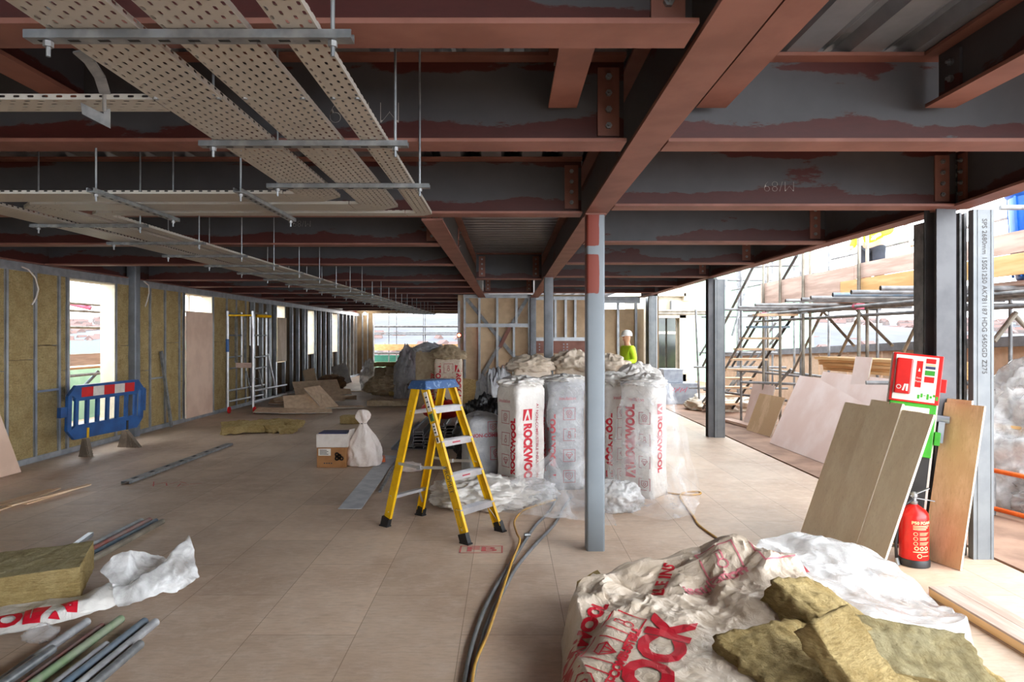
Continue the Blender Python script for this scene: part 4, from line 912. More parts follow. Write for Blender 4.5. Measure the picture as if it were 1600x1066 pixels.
# wool scraps
for i, (px, py, s, lab) in enumerate([(395, 676, (1.0, .5, .12), 'torn mat of mineral wool on the left floor'), (432, 668, (.9, .45, .1), 'torn mat of mineral wool right of the first'), (372, 668, (.5, .35, .08), 'small scrap of mineral wool behind the torn mats'), (447, 676, (.4, .3, .07), 'small scrap of mineral wool at the right end of the torn mats')]):
    c = FL(px, py); o = fuzzy(s, M.Translation((0, 0, s[2] / 2)) @ M.Rotation(R(20 - 25 * i), 4, 'Z'), 30 + i, .05, .05, .03, .06).build('wool_scrap', WOOL); o.location = c + V((0, 0, .035)); tag(o, lab, 'wool scrap', 'wool scraps on the left floor')
c = FL(548, 662); o = fuzzy((.36, .26, .15), M.Translation((0, 0, .08)), 44, .04, .01).build('wool_block', WOOL); o.location = c; tag(o, 'small block of mineral wool on the floor behind the white sack', 'wool block')
# box, carton, sack, galvanised strip
bx0, bx1 = FL(495, 731), FL(541, 731); w_ = bx1.x - bx0.x
r = thing('cardboard_box', 'brown cardboard box with white label under the white carton', 'box', ((bx0.x + bx1.x) / 2, bx0.y, 0)); b = MB(); b.box((bx0.x, bx0.y, 0), (bx1.x, bx0.y + .3, .26)); b.build('body', CARD, r, bevel=.004)
b = MB(); b.box((bx0.x + .02, bx0.y - .002, .155), (bx0.x + .18, bx0.y, .245)); o = b.build('label_sticker', LAB, r)
k = Ink()
for i in range(4): k.rect(-.06, -.03 + .017 * i, .05 - .02 * (i % 2), -.022 + .017 * i)
k.flat(M.Translation((bx0.x + .1, bx0.y - .004, .2)) @ M.Rotation(R(90), 4, 'X'), 'label_print', LABK, o)
k = Ink()
for i in range(5): k.ring(.0 + .03 * (i % 3) - .03, .03 * (i // 3) - .03 + .02 * (i % 2), .02, .018, 8)
for i in range(4): k.rect(-.2 + .03 * i, -.1, -.18 + .03 * i, -.085)
k.flat(M.Translation((bx1.x - .09, bx0.y - .003, .15)) @ M.Rotation(R(90), 4, 'X'), 'printed_picture', LABK, r)
r = thing('carton', 'open white carton stacked on the brown cardboard box', 'box', ((bx0.x + bx1.x) / 2, bx0.y, .26)); b = MB(); b.box((bx0.x - .005, bx0.y - .01, .262), (bx1.x + .02, bx0.y + .3, .435)); b.build('body', CARDW, r, bevel=.004)
b = MB(); b.bar((bx1.x + .03, bx0.y, .43), (bx1.x + .03, bx0.y + .3, .41), .12, .006, (.2, 0, 1)); b.build('flap', CARDW, r); b = MB(); b.box((bx0.x + .02, bx0.y + .005, .436), (bx1.x, bx0.y + .29, .446)); b.build('blue_edge', NAVY, r)
sc = FL(566, 731); r = thing('sack', 'tall white woven sack tied at the neck beside the cardboard box', 'sack', sc + V((0, .15, 0)))
b = MB(); cx, cy = sc.x, sc.y + .16
pf = [(.02, 0), (.19, .01), (.21, .06), (.205, .16), (.17, .28), (.12, .39), (.075, .47), (.045, .53), (.036, .55), (.05, .575), (.07, .61), (.075, .66), (.06, .70), (.045, .725), (.01, .735)]
def sk(u, v):
    t = v * (len(pf) - 1); i = min(int(t), len(pf) - 2); f = t - i; rr = pf[i][0] + (pf[i + 1][0] - pf[i][0]) * f; z = pf[i][1] + (pf[i + 1][1] - pf[i][1]) * f; a = 2 * math.pi * u
    k = 1 + .07 * math.sin(a * 5 + 1) * min(1, z * 3) + .05 * math.sin(a * 9 + z * 3) * min(1, z * 3) + .22 * ridged(V((math.cos(a), math.sin(a), z * 2.5)), ((1.5, .5), (4, .4))) + (.22 * math.sin(a * 4 + z * 20) if z > .56 else 0)
    lean = .04 * max(0, z - .5); return V((cx - .07 * z * .6 + lean * .3 + rr * k * math.cos(a) * 1.05, cy + rr * k * math.sin(a) * .8, max(z, .002)))
b.grid(sk, 72, 60, True); b.build('sack_body', SACK, r, smooth=True)
b = MB(); b.tube([(cx - .02 + .034 * math.cos(q * .7), cy + .03 * math.sin(q * .7), .553) for q in range(10)], .008, 6); b.build('tie', LABK, r)
c = FL(590, 721); rect_board(c + V((0, 0, .0)), .2, .22, .06, .2, 0, 'packing_piece', 'small orange block lying right of the white sack', 'block', ORA)
st_ = thing('sheet_metal_strip', 'flat galvanised metal strip lying on the floor left of the ladder', 'metal strip', FL(575, 750)); p = [FL(528, 796), FL(565, 796), FL(622, 713), FL(598, 712)]
b = MB(); b.add([q + V((0, 0, z)) for z in (.003, .006) for q in p], [(0, 1, 2, 3), (7, 6, 5, 4), (0, 4, 5, 1), (1, 5, 6, 2), (2, 6, 7, 3), (3, 7, 4, 0)]); b.build('strip', mat('zinc_sheet', (214, 216, 220), (190, 194, 200), .55, .1), st_)
b = MB(); b.bar(p[2] + V((.02, 0, .012)), FL(585, 770) + V((.06, 0, .012)), .03, .02); b.build('folded_edge', GALVD, st_)
c = FL(640, 737); o = lump((c.x, c.y, .05), (.13, .08, .06), 'scrunched white and blue packet on the floor behind the ladder', SACK, 51, .3, 'packet', 'packet', nu=28, nv=14)
# stacked steel channels
r0 = None; n = 0
def chan(x, y, z, L, lab):
    global r0
    b = MB(); w2, hh = .075, .042
    b.extrude([(-w2, 0), (w2, 0), (w2, hh), (w2 - .014, hh), (w2 - .014, hh - .005), (w2 - .006, hh - .005), (w2 - .006, .006), (-w2 + .006, .006), (-w2 + .006, hh - .005), (-w2 + .014, hh - .005), (-w2 + .014, hh), (-w2, hh)], (0, 0, 0), (0, L, 0), (1, 0, 0))
    # profile height runs along d x side = (0,1,0)x(1,0,0) = -z
    b.v = [(vx, vy, -vz) for vx, vy, vz in b.v]; b.f = [f[::-1] for f in b.f]
    o = b.build('steel_channel', STUD); o.location = (x, y, z); tag(o, lab, 'channel', 'steel channels stacked on the floor behind the ladder')
rows = [(7, -1.33), (5, -1.17), (2, -1.49), (9, -1.01), (9, -.85), (1, -1.65)]
names = ['second from the right', 'third from the right', 'third from the left', '', '', '']
for ci, (cnt, x) in enumerate(sorted(rows, key=lambda q: q[1])):
    for j in range(cnt):
        chan(x + .004 * ((j * 7 + ci) % 3), 10.2 + .03 * ((j * 5 + ci * 3) % 4), .044 * j, 3.2, 'steel channel in the stack behind the ladder, column %s from left, layer %s up' % (ORD[ci], ORD[j]))
r = thing('red_bag', 'red tool bag resting on the stacked steel channels behind the ladder', 'bag', (-1.0, 11, .4)); b = crumple((-1.02, 10.75, .55), (.31, .2, .15), 61, .12, 40, 20, ((2, .5), (5, .3)), zmin=.402); b.build('bag_body', REDB, r, smooth=True)
b = MB(); b.tube([(-1.15, 10.7, .66), (-1.1, 10.68, .74), (-.98, 10.68, .75), (-.92, 10.7, .66)], .014, 8); b.build('handle', BLK, r)
b = MB(); b.box((-1.2, 10.55, .5), (-1.12, 10.575, .56)); b.build('patch', BLK, r)
# far group: wrapped slabs, bags, offcuts along the left wall
def leaner(px, py, sx, h, t, lab, face, edge, yaw=0, tilt=14, nm='board_piece'):
    c = FL(px, py); c.x += .3; b = MB(); b.mat(0).box((-sx / 2, 0, 0), (sx / 2, t, h)); b.mi = [1, 1, 0, 1, 1, 1]; o = b.build(nm, [face, edge]); o.location = c + V((0, 0, .01)); o.rotation_euler = (R(-tilt), R(-tilt), R(yaw)); tag(o, lab, 'board')
leaner(474, 613, .35, .72, .2, 'thick slab leaning on the left studs behind the debris pile', SHEATH, SHEATHD, 10)
leaner(524, 601, .55, .75, .06, 'grey wrapped slab leaning on the far left studs', WRAPG, SHEATHD, 8, 18)
c = FL(505, 608); lump((c.x + .25, c.y, .18), (.36, .3, .24), 'brown rubble sack slumped at the far left studs', mat('brown_rubble_sack', (112, 78, 46), (76, 52, 32), .9), 71, .3, 'rubble_sack', 'sack', nu=36, nv=18)
c = FL(577, 610); lump((c.x, c.y, .3), (.22, .2, .5), 'upright pale plastic bag left of the wrapped slabs', MILKY, 72, .35, 'plastic_bag', 'bag', nu=40, nv=24)
for i, (px, py, sx, sz, lab) in enumerate([(594, 613, .36, .72, 'leftmost upright brown wrapped slab in the far stack'), (612, 613, .5, .74, 'middle upright brown wrapped slab in the far stack'), (634, 612, .5, .7, 'right upright brown wrapped slab in the far stack')]):
    c = FL(px, py); o = fuzzy((sx, .5, sz), M.Translation((0, 0, sz / 2)), 80 + i, .08, .03).build('wrapped_slab', WRAPB, smooth=True); o.location = c + V((0, .26, .01)); tag(o, lab, 'wrapped slab', 'upright brown wrapped slabs at the back')
c = FL(612, 612); o = fuzzy((1.1, .5, .12), M.Translation((0, 0, 0)), 90, .08, .02).build('wool_slab', WOOL); o.location = c + V((0, .3, .82)); tag(o, 'flat slab of mineral wool lying across the upright wrapped slabs', 'wool slab')
c = FL(610, 637); o = fuzzy((1.15, .55, .13), M.Translation((0, 0, 0)), 91, .07, .02).build('wool_slab', WRAPB); o.location = c + V((0, .35, .09)); tag(o, 'wrapped slab lying flat on the floor in front of the far stack', 'wool slab')
c = FL(640, 630); o = fuzzy((1.2, .6, .14), M.Translation((0, 0, 0)), 92, .07, .02).build('wool_slab', WOOL); o.location = c + V((.05, .45, .24)); tag(o, 'greenish wool slab lying on the flat wrapped slab', 'wool slab')
c = FL(608, 628); lump((c.x, c.y + .1, .42), (.5, .3, .2), 'dusty plastic wrap bunched over the flat slabs at the back', WRAPB, 93, .4)
c = FL(655, 630); lump((c.x, c.y + .2, .4), (.3, .3, .18), 'clear plastic bunched at the right of the flat slabs', MILKY, 94, .4)
c = FL(641, 616); lump((c.x, c.y, .25), (.28, .22, .32), 'rounded grey bag right of the upright wrapped slabs', WRAPG, 95, .15, 'grey_bag', 'bag', nu=36, nv=20)
lump((-2.55, 17.6, .5), (.27, .3, .72), 'tall heap of dusty plastic wrap behind the far slabs', WRAPG, 96, .36)
lump((-1.7, 16.6, .85), (.36, .25, .5), 'grey plastic heap behind the dusty brown pack', WRAPG, 97, .32)
for px, y in ((747, 617), (757, 619)):
    a = P(px, y, 16.6); b = MB(); b.bar((a.x, 16.3, .02), (a.x + .62, 17.3, .95), .09, .05); o = b.build('timber_batten', TIMB, loc=a); tag(o, 'loose batten leaning on the partition framing, ' + ('left one' if px == 747 else 'right one'), 'batten')
rect_board(V((-1.0, 16.9, .02)), .5, .06, .62, .1, R(8), 'board_piece', 'olive board standing at the foot of the partition behind the white pack', 'board', WOOLW)
for i in range(2): board([(.1 + .03 * i, 13.0 - .06 * i, .003), (1.3 + .03 * i, 13.0 - .06 * i, .003), (.1 + .03 * i, 13.3 - .06 * i, 1.03 - .02 * i)], .015, 'plasterboard_sheet', 'pale board standing behind the back row packs, ' + ('rear one' if i == 0 else 'front one'), 'plasterboard', SHEATH, CORE)
# cables on the floor
def cable(pts, r_, m, lab, z0=None, cat='cable'):
    P3 = [FL(x, y) + V((0, 0, r_ + (z0 or 0))) for x, y in pts]; n = 90; b = MB(); b.tube([spl(P3, i / n) for i in range(n + 1)], r_, 10); o = b.build('cable', m, loc=(P3[0].x, P3[0].y, 0), smooth=True); tag(o, lab, cat, 'cables across the floor')
cable([(893, 778), (880, 797), (866, 822), (838, 852), (808, 888), (790, 920), (768, 962), (752, 1010), (738, 1066), (733, 1110)], .013, CABG, 'grey cable on the right of the bundle running to the camera')
cable([(870, 780), (858, 802), (838, 822), (822, 845), (800, 880), (778, 915), (757, 955), (738, 1010), (727, 1066), (722, 1110)], .013, CABG, 'grey cable on the left of the bundle running to the camera', .0)
cable([(868, 786), (845, 793), (818, 803), (804, 820), (807, 838), (812, 852), (800, 884), (790, 915), (776, 958), (762, 1000), (745, 1040), (739, 1066), (735, 1110)], .009, CABY, 'yellow cable curling from the packs and joining the grey bundle', .024)
cable([(1040, 771), (1062, 774), (1080, 775), (1094, 773), (1092, 770), (1075, 770), (1063, 775), (1068, 788), (1082, 806), (1092, 822), (1118, 841), (1150, 862), (1185, 880), (1230, 900)], .009, CABY, 'yellow cable looping across the right floor towards the heap')
b = MB(); c = FL(823, 842); b.tube([c + V((-.02, 0, .03)), c + V((.03, .01, .03))], .017, 8); o = b.build('cable_clip', GALV, loc=c); tag(o, 'small silver clamp on the grey cable', 'clamp')
# ------------------------------------------------------------------ foreground left: wool slab on its wrap, scaffold tubes
T = M.Translation((-2.68, 4.30, .155)) @ M.Rotation(R(24), 4, 'Z') @ M.Rotation(R(-1.5), 4, 'Y') @ M.Translation((-.62, .30, 0))
b = fuzzy((1.24, .60, .19), T, 7, .03, .007); o = b.build('wool_slab', [WOOL, WOOLT]); tag(o, 'thick mineral wool slab lying on white wrap at the left foreground', 'wool slab')
for p in o.data.polygons: p.material_index = 1 if p.normal.z > .6 else 0
cN = sum((v.co for v in o.data.vertices), V()) / len(o.data.vertices); cN.z = 0; o.data.transform(M.Translation(-cN)); o.location = cN
wr = sheet([[(-3.9, 3.4, .01), (-3.2, 3.68, .01), (-2.72, 3.92, .01), (-2.45, 4.2, .02), (-2.25, 4.5, .02)], [(-3.9, 3.58, .05), (-3.2, 3.8, .06), (-2.72, 4.05, .07), (-2.45, 4.32, .09), (-2.2, 4.58, .05)], [(-3.9, 3.8, .05), (-3.3, 4.04, .055), (-2.72, 4.3, .06), (-2.5, 4.5, .12), (-2.2, 4.7, .04)]], 60, 30, .02, 3, zmin=.004).build('plastic_wrap', WRAP, smooth=True)
tag(wr, 'white wrap with red print spread under the left foreground slab', 'plastic wrap'); bv = bvh_of(wr)
k = Ink().text('ROCKWOOL', .17, -.58, 0, 0, .008); 
h = .075
for q in ([(-h, -h), (-h * .8, -h), (-h * .16, h), (-h, h)], [(h, -h), (h, h), (h * .16, h), (h * .8, -h)], [(-h * .42, -h), (h * .42, -h), (0, h * .1)]): k.poly([(a * 1.5, c) for a, c in q])
k.cut(.03); k.onto(M.Translation((-2.66, 4.03, 1)) @ M.Rotation(R(28), 4, 'Z'), (0, 0, -1), bv, 'printed_lettering', INK, wr, .006)
film([[(-2.62, 4.42, .2), (-2.52, 4.5, .26), (-2.4, 4.7, .2)], [(-2.5, 4.3, .12), (-2.38, 4.45, .1), (-2.3, 4.7, .14)], [(-2.45, 4.25, .06), (-2.26, 4.45, .2), (-2.22, 4.72, .3)], [(-2.42, 4.25, .01), (-2.12, 4.42, .06), (-2.05, 4.55, .08)]], 50, 50, 'twisted end of white wrap sticking out right of the foreground slab', MILKY, .035, 9, .004, ((3, .6), (7, .4), (15, .25)))
c = FL(65, 1000); lump((c.x, c.y, .03), (.07, .05, .04), 'scrap of clear plastic between slab wrap and tubes', CLEAR, 12, .5, 'plastic_scrap', 'plastic scrap', nu=26, nv=14)
def tube_on_floor(px, py, m, lab, r_=.0242, z=0, L=3.0, skew=0, grp='scaffold tubes lying at the left foreground'):
    e = FL(px, py, z); rt = thing('scaffold_tube_length', lab, 'scaffold tube', (e.x, e.y, 0), grp); b = MB(); n = 16
    p0 = V((e.x, e.y, z + r_)); p1 = V((e.x + skew, e.y - L, z + r_)); ri = r_ - .004
    outer = []; 
    for rr, ps in ((r_, (p0, p1)), (ri, (p0, p1))):
        for p in ps: outer += [p + V((math.cos(2 * math.pi * i / n), 0, math.sin(2 * math.pi * i / n))) * rr for i in range(n)]
    fs = [(i, (i + 1) % n, n + (i + 1) % n, n + i) for i in range(n)] + [(2 * n + i, 3 * n + i, 3 * n + (i + 1) % n, 2 * n + (i + 1) % n) for i in range(n)]
    fs += [(i, 2 * n + i, 2 * n + (i + 1) % n, (i + 1) % n) for i in range(n)] + [(n + i, n + (i + 1) % n, 3 * n + (i + 1) % n, 3 * n + i) for i in range(n)]
    b.add(outer, fs); b.build('tube', m, rt, smooth=2)
for px, py, m, lab, r_, z, sk in [(136, 978, TUBEF, 'dark grey scaffold tube nearest the slab wrap', .0242, 0, .03), (160, 984, PINKT, 'thin pinkish scaffold tube second from the slab wrap', .019, 0, .02), (189, 974, GREENP, 'green-stained scaffold tube in the foreground bundle', .0242, 0, .0), (166, 1016, TUBEF, 'speckled grey scaffold tube ending short in the bundle', .0242, 0, -.01),
                                (226, 978, BLUET, 'blue-grey scaffold tube second from the right of the long ends', .0242, 0, .0), (243, 979, TUBEF, 'grey scaffold tube with the longest right end', .0242, 0, .01), (219, 1014, GALVD, 'grey scaffold tube ending short at the right of the bundle', .0242, 0, .02), (82, 1022, GALV, 'bright galvanised scaffold tube lying on top of the left of the bundle', .0242, .05, .02)]:
    tube_on_floor(px, py, m, lab, r_, z, 2.6, sk)
for px, py, m, lab in [(221, 818, TUBEF, 'grey scaffold tube beyond the slab, leftmost of four'), (234, 817, PINKT, 'red-stained scaffold tube beyond the slab'), (244, 817, BLUET, 'blue-grey scaffold tube beyond the slab'), (254, 819, TUBEW, 'pale scaffold tube beyond the slab, rightmost of four')]:
    tube_on_floor(px, py, m, lab, .0242 if px != 244 else .02, 0, 1.25, 0, 'scaffold tubes beyond the foreground slab')
r = thing('slotted_channel', 'short white slotted channel poking out behind the foreground slab', 'channel', FL(130, 858)); b = MB(); a, c = FL(118, 866), FL(142, 848); b.bar(a + V((0, 0, .07)), c + V((0, 0, .07)), .04, .03); b.build('channel', STUD, r)

# ------------------------------------------------------------------ foreground right: opened bag, wool pile, white bag
def hf(ctrl, x0, x1, y0, y1, amp, seed, fs, name, m, label, cat, nu=110, nv=90, p=2.2, edge=.12, base=0, calm=lambda x, y: 1):
    o_ = V((seed * 3.1, seed * 1.3, 0)); b = MB()
    def z_(x, y):
        sw = s = 0
        for cx, cy, cz in ctrl: d = ((x - cx) ** 2 + (y - cy) ** 2 + .0012) ** (-p / 2 * 1.35); sw += d; s += d * cz
        return s / sw
    def fn(u, v):
        a = 2 * math.pi * u; rr = v ** .8
        # rounded-square footprint
        c_, s_ = math.cos(a), math.sin(a); e = .62; ex = math.copysign(abs(c_) ** e, c_); ey = math.copysign(abs(s_) ** e, s_)
        wob = 1 + .10 * NZ.noise(V((c_ * 2, s_ * 2, seed)))
        x = (x0 + x1) / 2 + (x1 - x0) / 2 * ex * rr * wob; y = (y0 + y1) / 2 + (y1 - y0) / 2 * ey * rr * wob
        k = min(1, (1 - v) / edge); k = k * k * (3 - 2 * k) if v > 1 - edge else 1
        q = V((x, y, 0)) + o_; d = amp * (.35 + .65 * k)
        d *= calm(x, y); z = z_(x, y) * k ** .6 + d * ridged(q, fs) * k
        return V((x + d * .8 * ridged(q + V((5, 5, 5)), fs) * k, y + d * .8 * ridged(q + V((9, 2, 1)), fs) * k, max(z, .004 + .001 * math.sin(a * 7)) + base))
    b.grid(fn, nu, nv, True); o = b.build(name, m, smooth=2); tag(o, label, cat)
    return o
# control heights (x, y, z)
CT = [(.35, 3.35, .16), (.52, 3.75, .24), (.72, 3.85, .2), (.9, 3.95, .26), (1.0, 4.05, .38), (1.25, 4.0, .45), (1.5, 3.9, .42), (1.72, 3.7, .34), (.5, 3.3, .27), (.8, 3.3, .26), (1.05, 3.5, .24), (1.3, 3.6, .32), (.45, 2.9, .24), (.8, 2.9, .26), (1.15, 3.0, .26), (1.5, 3.2, .26), (.7, 2.5, .25), (1.3, 2.5, .25), (.95, 3.7, .22)]
bag = hf(CT, .26, 1.72, 2.3, 4.18, .075, 5, ((2.2, .55), (4.5, .4), (10, .2), (22, .1)), 'opened_bag', WRAPC, 'large opened creamy bag with red print heaped at the bottom right of centre', 'plastic bag', 170, 120, calm=lambda x, y: .22 + .78 * min(1, max(0, (y - 3.25 - .25 * max(0, x - .9)) / .4)))
bv = bvh_of(bag); down = V((.0, .62, -.78))
def lay(k, c, rot, nm, m, step=.035):
    n = -down.normalized(); xa = V((1, 0, 0)); ya = n.cross(xa).normalized(); k.cut(step)
    T = M(((xa.x, ya.x, n.x, c[0]), (xa.y, ya.y, n.y, c[1]), (xa.z, ya.z, n.z, c[2]), (0, 0, 0, 1))) @ M.Rotation(R(rot), 4, 'Z'); T = M.Translation(-down.normalized() * 1.2) @ T
    k.onto(T, down, bv, nm, m, bag, .005)
def bp(px, py, D): return P(px, py, D)
lay(ink_face([('text', 'ROCK', .27, 0, 0, 0, .014, 1.0)]), bp(1023, 1048, 3.05), 60, 'printed_lettering', INK, .03)
lay(ink_face([('text', 'A1 NON-COMBUSTIBLE', .058, 0, 0, 0, .003, 1.05)]), bp(962, 1062, 3.05), 62, 'printed_lettering', INK, .03)
lay(ink_face([('text', 'ROCKWOOL', .105, .26, 0, 0, .006, 1.0), ('logo', -.05, 0, .1, 0)]), bp(874, 1062, 3.1), 62, 'printed_lettering', INK, .03)
lay(ink_face([('icon', 2, 0, 0, .17), ('icon', 3, -.24, -.0, .17), ('icon', 1, .24, 0, .17)]), bp(946, 1015, 3.15), 58, 'printed_icons', INK, .03)
lay(ink_face([('text', 'BLE INS', .09, 0, 0, 0, .003, 1)]), bp(1036, 912, 3.95), 62, 'printed_lettering', INK)
lay(ink_face([('icon', 1, 0, 0, .2), ('icon', 0, .3, .0, .2)]), bp(1120, 893, 4.0), 10, 'printed_icons', INKL)
lay(ink_face([('text', 'insulation', .1, 0, 0, 0, .002)]), bp(1110, 930, 3.9), 20, 'printed_lettering', INKL)
c = FL(925, 955); o = fuzzy((.16, .16, .12), M.Rotation(R(40), 4, 'X') @ M.Rotation(R(30), 4, 'Z'), 3, .03, .01).build('wool_block', WOOL); o.location = (c.x + .02, 4.3, .1); tag(o, 'corner of mineral wool peeping out behind the opened bag', 'wool block')
# white bag to the right
WB = [(1.75, 4.35, .3), (1.95, 4.4, .36), (2.15, 4.35, .34), (2.3, 4.2, .2), (2.45, 4.0, .08), (1.9, 4.0, .28), (2.2, 3.9, .16)]
o = hf(WB, 1.5, 2.55, 3.45, 4.62, .05, 8, ((1.8, .6), (4, .4), (9, .22)), 'white_bag', MILKY, 'crumpled white plastic bag at the right of the opened bag', 'plastic bag', 110, 70)
bv = bvh_of(o); k = ink_face([('rect', -.06, -.08, .05, .08), ('rect', .07, -.05, .09, .06)]); k.cut(.03); k.onto(M.Translation((1.68, 4.05, 2)), (0, 0, -1), bv, 'printed_patch', INK, o, .006)
# torn mineral wool slabs
def wslab(size, c, rx, ry, rz, seed, lab, jag=.012, sag=0, top=None, res=.017):
    T = M.Rotation(R(rz), 4, 'Z') @ M.Rotation(R(ry), 4, 'Y') @ M.Rotation(R(rx), 4, 'X'); b = fuzzy(size, T, seed, res, .016, sag, jag); o = b.build('torn_wool_slab', [WOOL, WOOLT], smooth=True); o.location = c
    if top:
        q = T.to_3x3() @ V(top)
        for p in o.data.polygons: p.material_index = 1 if p.normal.dot(q) > .7 else 0
    return tag(o, lab, 'wool slab', 'torn mineral wool slabs in the foreground')
wslab((.72, .55, .16), (1.36, 2.98, .25), 6, 4, 20, 101, 'mossy torn wool slab nearest the opened bag', .03, .05)
wslab((.46, .42, .12), (1.62, 3.42, .32), 18, 14, 30, 102, 'small wool piece resting on top of the heap by the white bag', .03, .04)
wslab((.62, .42, .15), (1.80, 3.12, .215), 10, 5, -14, 103, 'long wool slab with corrugated pale top edge at the right of the heap', .012, 0, (0, 0, 1))
wslab((.30, .46, .09), (1.40, 2.72, .36), 48, 0, 38, 104, 'loose square of wool propped at the very front of the heap', .014, 0)
wslab((.20, .22, .08), (2.13, 3.18, .12), 4, 6, 10, 105, 'small wool scrap at the right end of the heap', .02, 0)
wslab((.9, .6, .14), (1.65, 2.75, .09), 0, 0, -8, 106, 'bottom wool slab under the front of the heap', .02, 0)
film([[(1.98, 2.95, .1), (2.05, 3.05, .16), (2.16, 3.0, .12)], [(2.0, 2.85, .05), (2.1, 2.95, .1), (2.2, 2.95, .06)], [(2.05, 2.8, .02), (2.14, 2.86, .03), (2.25, 2.9, .02)]], 26, 26, 'scrap of white wrap at the right front of the wool heap', WRAP, .02, 14)

# ------------------------------------------------------------------ right: fire trolley, extinguisher, leaning boards, plank
yaw = R(-26); tilt = R(6)
ft = thing('fire_point_trolley', 'leaning fire point trolley, red over green over black panels', 'fire trolley', (2.955, 5.22, .0), rot=(R(-3), tilt, yaw))
b = MB(); b.box((-.17, .03, .1), (.17, .10, 1.56)); b.build('back_frame', CARDW, ft, world=False)
b = MB(); b.box((-.15, -.01, .12), (.15, .05, .80)); b.build('black_panel', BLK, ft, world=False)
b = MB(); b.box((-.155, -.025, .80), (.155, .05, 1.20)); b.build('green_panel', GRN, ft, world=False, bevel=.006)
b = MB(); b.box((-.13, -.029, .88), (.11, -.0255, 1.17)); o = b.build('notice', LAB, ft, world=False)
k = Ink().text('FIRE ACTION', .022, 0, .02, 0).rect(-.07, -.02, .07, -.016).rect(-.07, -.04, .06, -.036); bb = MB(); k.bm.verts.index_update(); bb.add([tuple(v.co) for v in k.bm.verts], [tuple(v.index for v in f.verts) for f in k.bm.faces], M.Translation((0, -.0305, 1.11)) @ M.Rotation(R(90), 4, 'X')); bb.build('notice_print', LABK, o, world=False)
b = MB(); b.box((-.165, -.035, 1.20), (.165, .055, 1.57)); b.build('red_panel', REDB, ft, world=False, bevel=.006)
b = MB(); b.box((-.145, -.039, 1.215), (.135, -.0355, 1.555)); fc = b.build('sign_face', LAB, ft, world=False)
def on_face(k, x, z, nm, m, par, y=-.0405):
    bb = MB(); k.bm.verts.index_update(); bb.add([tuple(v.co) for v in k.bm.verts], [tuple(v.index for v in f.verts) for f in k.bm.faces], M.Translation((x, y, z)) @ M.Rotation(R(90), 4, 'X')); k.bm.free(); return bb.build(nm, m, par, world=False)
b = MB(); b.box((-.14, -.06, 1.26), (-.03, -.038, 1.53)); b.build('moulded_cylinder', REDB, ft, world=False, bevel=.02)
k = Ink(); k.ring(-.02, 0, .014, .006).line([(.01, -.02), (.015, .0), (.02, .02)], .012).line([(.035, -.02), (.035, .02)], .014); on_face(k, -.09, 1.31, 'flame_symbol', LAB, ft, -.0615)
k = Ink().rect(-.02, -.1, .02, .1); on_face(k, .015, 1.42, 'red_notice', REDB, fc); k = Ink().text('Fire', .02, 0, -.03).text('Point', .02, 0, -.055).poly([(-.008, .02), (.008, .02), (0, .05)]); on_face(k, .015, 1.42, 'notice_print', LAB, fc, -.042)
for z, m, h in ((1.525, REDB, .018), (1.495, GOLD, .006), (1.475, NAVY, .01), (1.435, GRN, .018), (1.385, REDB, .022)): k = Ink().rect(-.032, -h, .032, h); on_face(k, .085, z, 'colour_band', m, fc)
k = Ink()
for i in range(7): k.rect(-.06 + .02 * i, -.03 + .012 * (i % 3), -.045 + .02 * i, .0 + .012 * (i % 2))
on_face(k, .08, 1.265, 'green_figure_symbol', GRN, fc)
for z0, m, zz in ((1.30, REDB, 0), (.90, GRN, 0)): b = MB(); b.box((.165, .0, z0), (.205, .06, z0 + .1)); b.build('side_latch', m, ft, world=False, bevel=.004)
b = MB(); b.tube([(.17, .1, 1.1), (.26, .08, 1.1)], .028, 12); b.box((.19, .06, .92), (.23, .1, 1.08)); b.build('handle', GREYT, ft, world=False)
for x in (-.19, .19):
    T = M.Translation((x, .06, .085)) @ M.Rotation(R(90), 4, 'Y') @ M.Translation((0, 0, -.02)); b = MB(); b.lathe([(.02, -.004), (.05, 0), (.075, .0), (.092, .006), (.095, .02), (.092, .034), (.075, .04), (.05, .04), (.02, .044)], 24, T); b.build('wheel', BLK, ft, world=False, smooth=2)
b = MB(); b.tube([(-.19, .06, .085), (.19, .06, .085)], .012, 8); b.build('axle', GALV, ft, world=False)
ex = FL(1428, 882); fe = thing('fire_extinguisher', 'red foam fire extinguisher standing between the leaning boards', 'fire extinguisher', ex)
q = .098; T = M.Translation(ex)
b = MB(); b.lathe([(q - .004, .03), (q, .036), (q, .36), (q - .004, .385), (q - .02, .41), (q - .05, .432), (.03, .445), (.022, .45)], 40, T); b.build('cylinder', REDB, fe, smooth=2)
b = MB(); b.lathe([(q - .01, 0), (q + .008, .003), (q + .01, .04), (q + .002, .055)], 40, T); b.build('base_skirt', BLK, fe, smooth=2)
b = MB(); b.lathe([(.022, .448), (.026, .455), (.026, .47), (.018, .475), (.018, .5), (.026, .505), (.026, .53), (.012, .54)], 16, T); b.build('valve', GALV, fe, smooth=2)
b = MB(); e = ex + V((0, 0, .5)); b.bar(e + V((-.03, 0, .01)), e + V((.10, -.02, .07)), .022, .006); b.build('lever', GALV, fe); b = MB(); b.bar(e + V((-.02, 0, .0)), e + V((.14, -.02, -.025)), .02, .006); b.build('carry_handle', GALV, fe)
b = MB(); b.tube([e + V((-.02, -.02, -.01)), e + V((-.1, -.03, -.05)), e + V((-.13, -.02, -.15)), e + V((-.135, 0, -.35)), e + V((-.13, .0, -.46))], .011, 8); o = b.build('hose', BLK, fe, smooth=True); b = MB(); b.tube([ex + V((-.13, 0, .05)), ex + V((-.125, -.01, .0))], [.012, .018], 10); b.build('nozzle', GALV, fe)
